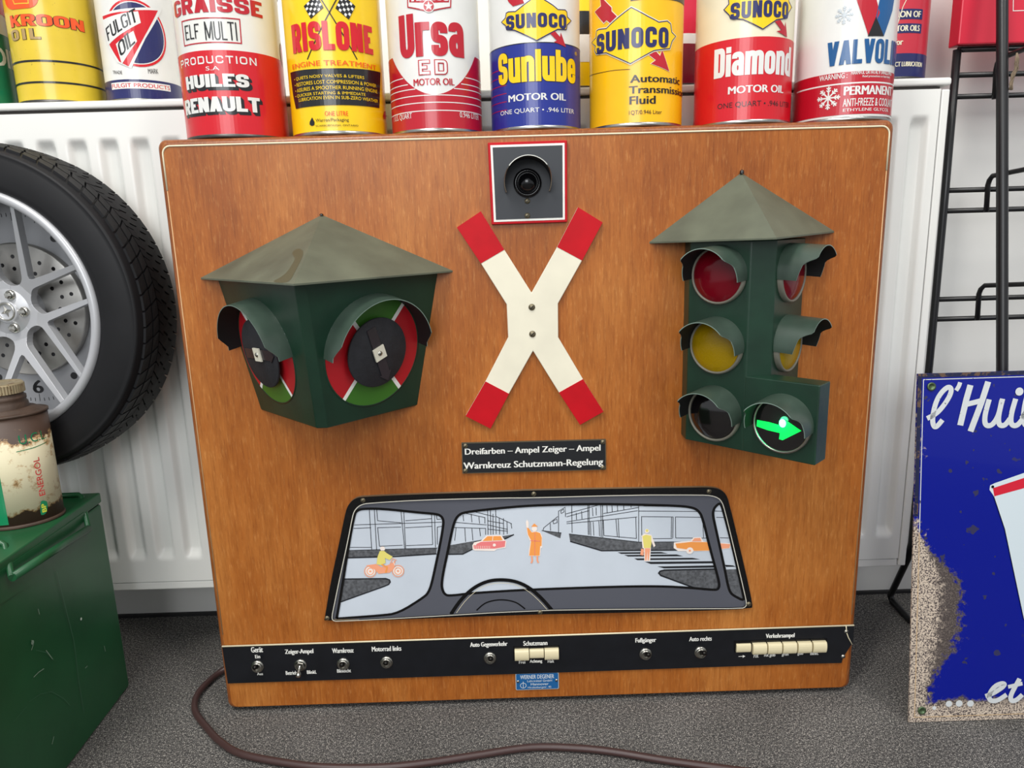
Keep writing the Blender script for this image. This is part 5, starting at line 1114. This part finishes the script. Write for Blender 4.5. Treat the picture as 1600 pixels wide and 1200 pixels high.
    S = lambda L_, t_, lay=2, sm_=True: d.line([c8(*p) for p in L_], t_, wm, lay, smooth=sm_)
    # l ' H u i l e
    S([(203, 176), (235, 160), (268, 115), (276, 88), (262, 82), (236, 110), (222, 150), (218, 190), (228, 205), (248, 180)], .0054)
    S([(300, 70), (296, 82), (288, 94)], .0046, 2)
    S([(330, 78), (318, 120), (300, 196)], .0066, 2, False); S([(382, 68), (362, 130), (330, 214)], .0066, 2, False); S([(312, 136), (345, 128), (368, 122)], .0056, 3, False)
    S([(385, 120), (372, 165), (372, 196), (392, 198), (412, 170), (422, 122)], .0056, 2); S([(424, 118), (412, 165), (412, 195), (430, 198), (446, 176)], .0056, 3)
    S([(462, 118), (448, 165), (448, 195), (466, 198), (482, 178)], .0056, 4); d.disc(c8(473, 97), .0044, wm, 4)
    S([(480, 176), (505, 140), (520, 90), (508, 76), (492, 120), (484, 170), (490, 200), (510, 190)], .0056, 2)
    for u, v, r in ((224, 1024, .0022), (267, 1012, .0036), (297, 1011, .0038), (330, 1011, .0038)): d.disc(c8(u, v), r, wm, 2)
    S([(374, 990), (400, 980), (432, 958), (425, 950), (400, 960), (384, 985), (386, 1003), (408, 1004), (436, 985)], .0054, 2)
    S([(474, 938), (456, 970), (446, 992), (450, 1004), (464, 1002), (482, 985)], .0054, 3); S([(440, 962), (482, 952)], .0044, 4, False)
    # white can on the sign with a red band
    d.poly([c8(*p) for p in [(388, 372), (400, 366), (560, 310), (700, 300), (700, 800), (500, 800), (486, 760), (430, 500), (398, 402), (386, 385)]], mat('enamel_pale', (206, 218, 224), .3, coat=.3), 1)
    d.poly([c8(*p) for p in [(396, 380), (560, 326), (700, 316), (700, 350), (560, 360), (400, 404)]], mat('enamel_red', (206, 24, 50), .3, coat=.3), 2)
    d.line([c8(*p) for p in [(486, 765), (430, 500), (398, 404)]], .0008, BLACKG, 3); d.disc(c8(395, 376), .0016, BLACKG, 4)
    d.build('enamel_lettering', t)
    for px, py in ((1455, 604), (1440, 1110)):
        c = uplane(px, py, b0+nn*.0003, nn); g_ = MB(); g_.lathe([(.0046, 0), (.0046, .0012), (.0030, .0014), (.0024, .0002), (0, .0002)], mat('grommet', (90, 110, 80), .4, .7), 20, c, nn); g_.build('grommet', t)
enamel_sign()

# ================================================================== WIRE RACK
def wire_rack():
    bw = mat('black_wire', (20, 20, 22), .35, rust=(.28, 120, (70, 62, 56)))
    yb = .150; xb = .5232; t = empty('wire_rack', (.62, .12, .003), 'black wire display rack beside the radiator, behind the blue sign', 'rack')
    def W(pts, r, name, par=None): b = MB(); b.tube(pts, r, bw, 10); return b.build(name, par or t)
    W([(xb-.002, yb, uy(1488, 78, yb).z), (xb, yb, .57), (xb+.0008, yb, .38), (xb, yb, .12), (xb, yb+.005, .095), (xb+.006, .190, .035), (xb+.009, .205, .010), (xb+.010, .200, .0045), (xb+.007, .150, .0042), (xb+.02, .05, .0042), (xb+.06, -.02, .0042)], .0046, 'rear_post')
    a = uy(1566, 579, .035); b = uy(1566, 0, .108); d = (b-a)
    W([a-d*.72, a, b, b+d*.25], .0060, 'front_post')
    for py0, px0 in ((78, 1488), (118, 1486), (151.5, 1485), (298, 1473), (330, 1471), (468, 1463), (499, 1460)):
        z = uy(px0, py0, yb).z; x0 = xb-.001; W([(x0, yb, z), (.80, yb, z)], .0032, 'rung')
    # short brackets reaching forward from the rungs
    for (p0, p1, p2) in (((1554, 155), (1557, 100), (1600, 77)), ((1541, 331), (1544, 282), (1600, 265)), ((1527, 500), (1530, 452), (1600, 444))):
        A = uy(*p0, yb-.006); B = uy(*p1, yb-.006); E_ = uy(p2[0], p2[1], yb-.06); B2 = B+(E_-B)*.12+Vector((0, 0, .004)); E3 = E_+(E_-B)*1.2
        W([A, A+(B-A)*.85, B+(E_-B)*.04, B2, E_, E3], .0030, 'bracket')
    # far-side post so the rungs end on something
    W([(.80, yb, .95), (.80, yb, .0045), (.80, .0, .0045)], .0046, 'rear_post')
    ztop = uy(1488, 78, yb).z+.0034
    rb = MB(); x0 = uy(1494.5, 72, yb-.008).x; rb.box((x0+.115, yb-.001, ztop+.07), (.23, .020, .14), mat('red_tin_paint', (206, 40, 62), .35, var=.06, vscale=20, rust=(.26, 60, (160, 60, 60)))); 
    o = empty('metal_box', (x0+.115, yb, ztop), 'flat red metal box on the top rung of the black wire rack', 'box'); q = bevel(rb.build('body', o), .0015, 2)
    y2 = yb-.0112; d_ = ydecal(y2); d_.line([(1584, -40), (1583, 17), (1640, 15)], .0008, WHITEP, 1); d_.build('printed_line', o)
    # loose tuft of string
    s_ = MB(); sm_ = mat('string', (128, 112, 92), .9)
    for k in range(7):
        pts = [uy(1589+random.uniform(-1, 1), 83, .088)]; 
        for j in range(1, 8): pts.append(uy(1590-j*1.6*(1 if j > 3 else .4)+random.uniform(-3, 3), 83+j*8.2, .088-random.uniform(0, .004)))
        s_.tube(pts, .0008, sm_, 5)
    tag(s_.build('string_tuft'), 'frayed brown string hanging from the wire rack', 'string')
wire_rack()
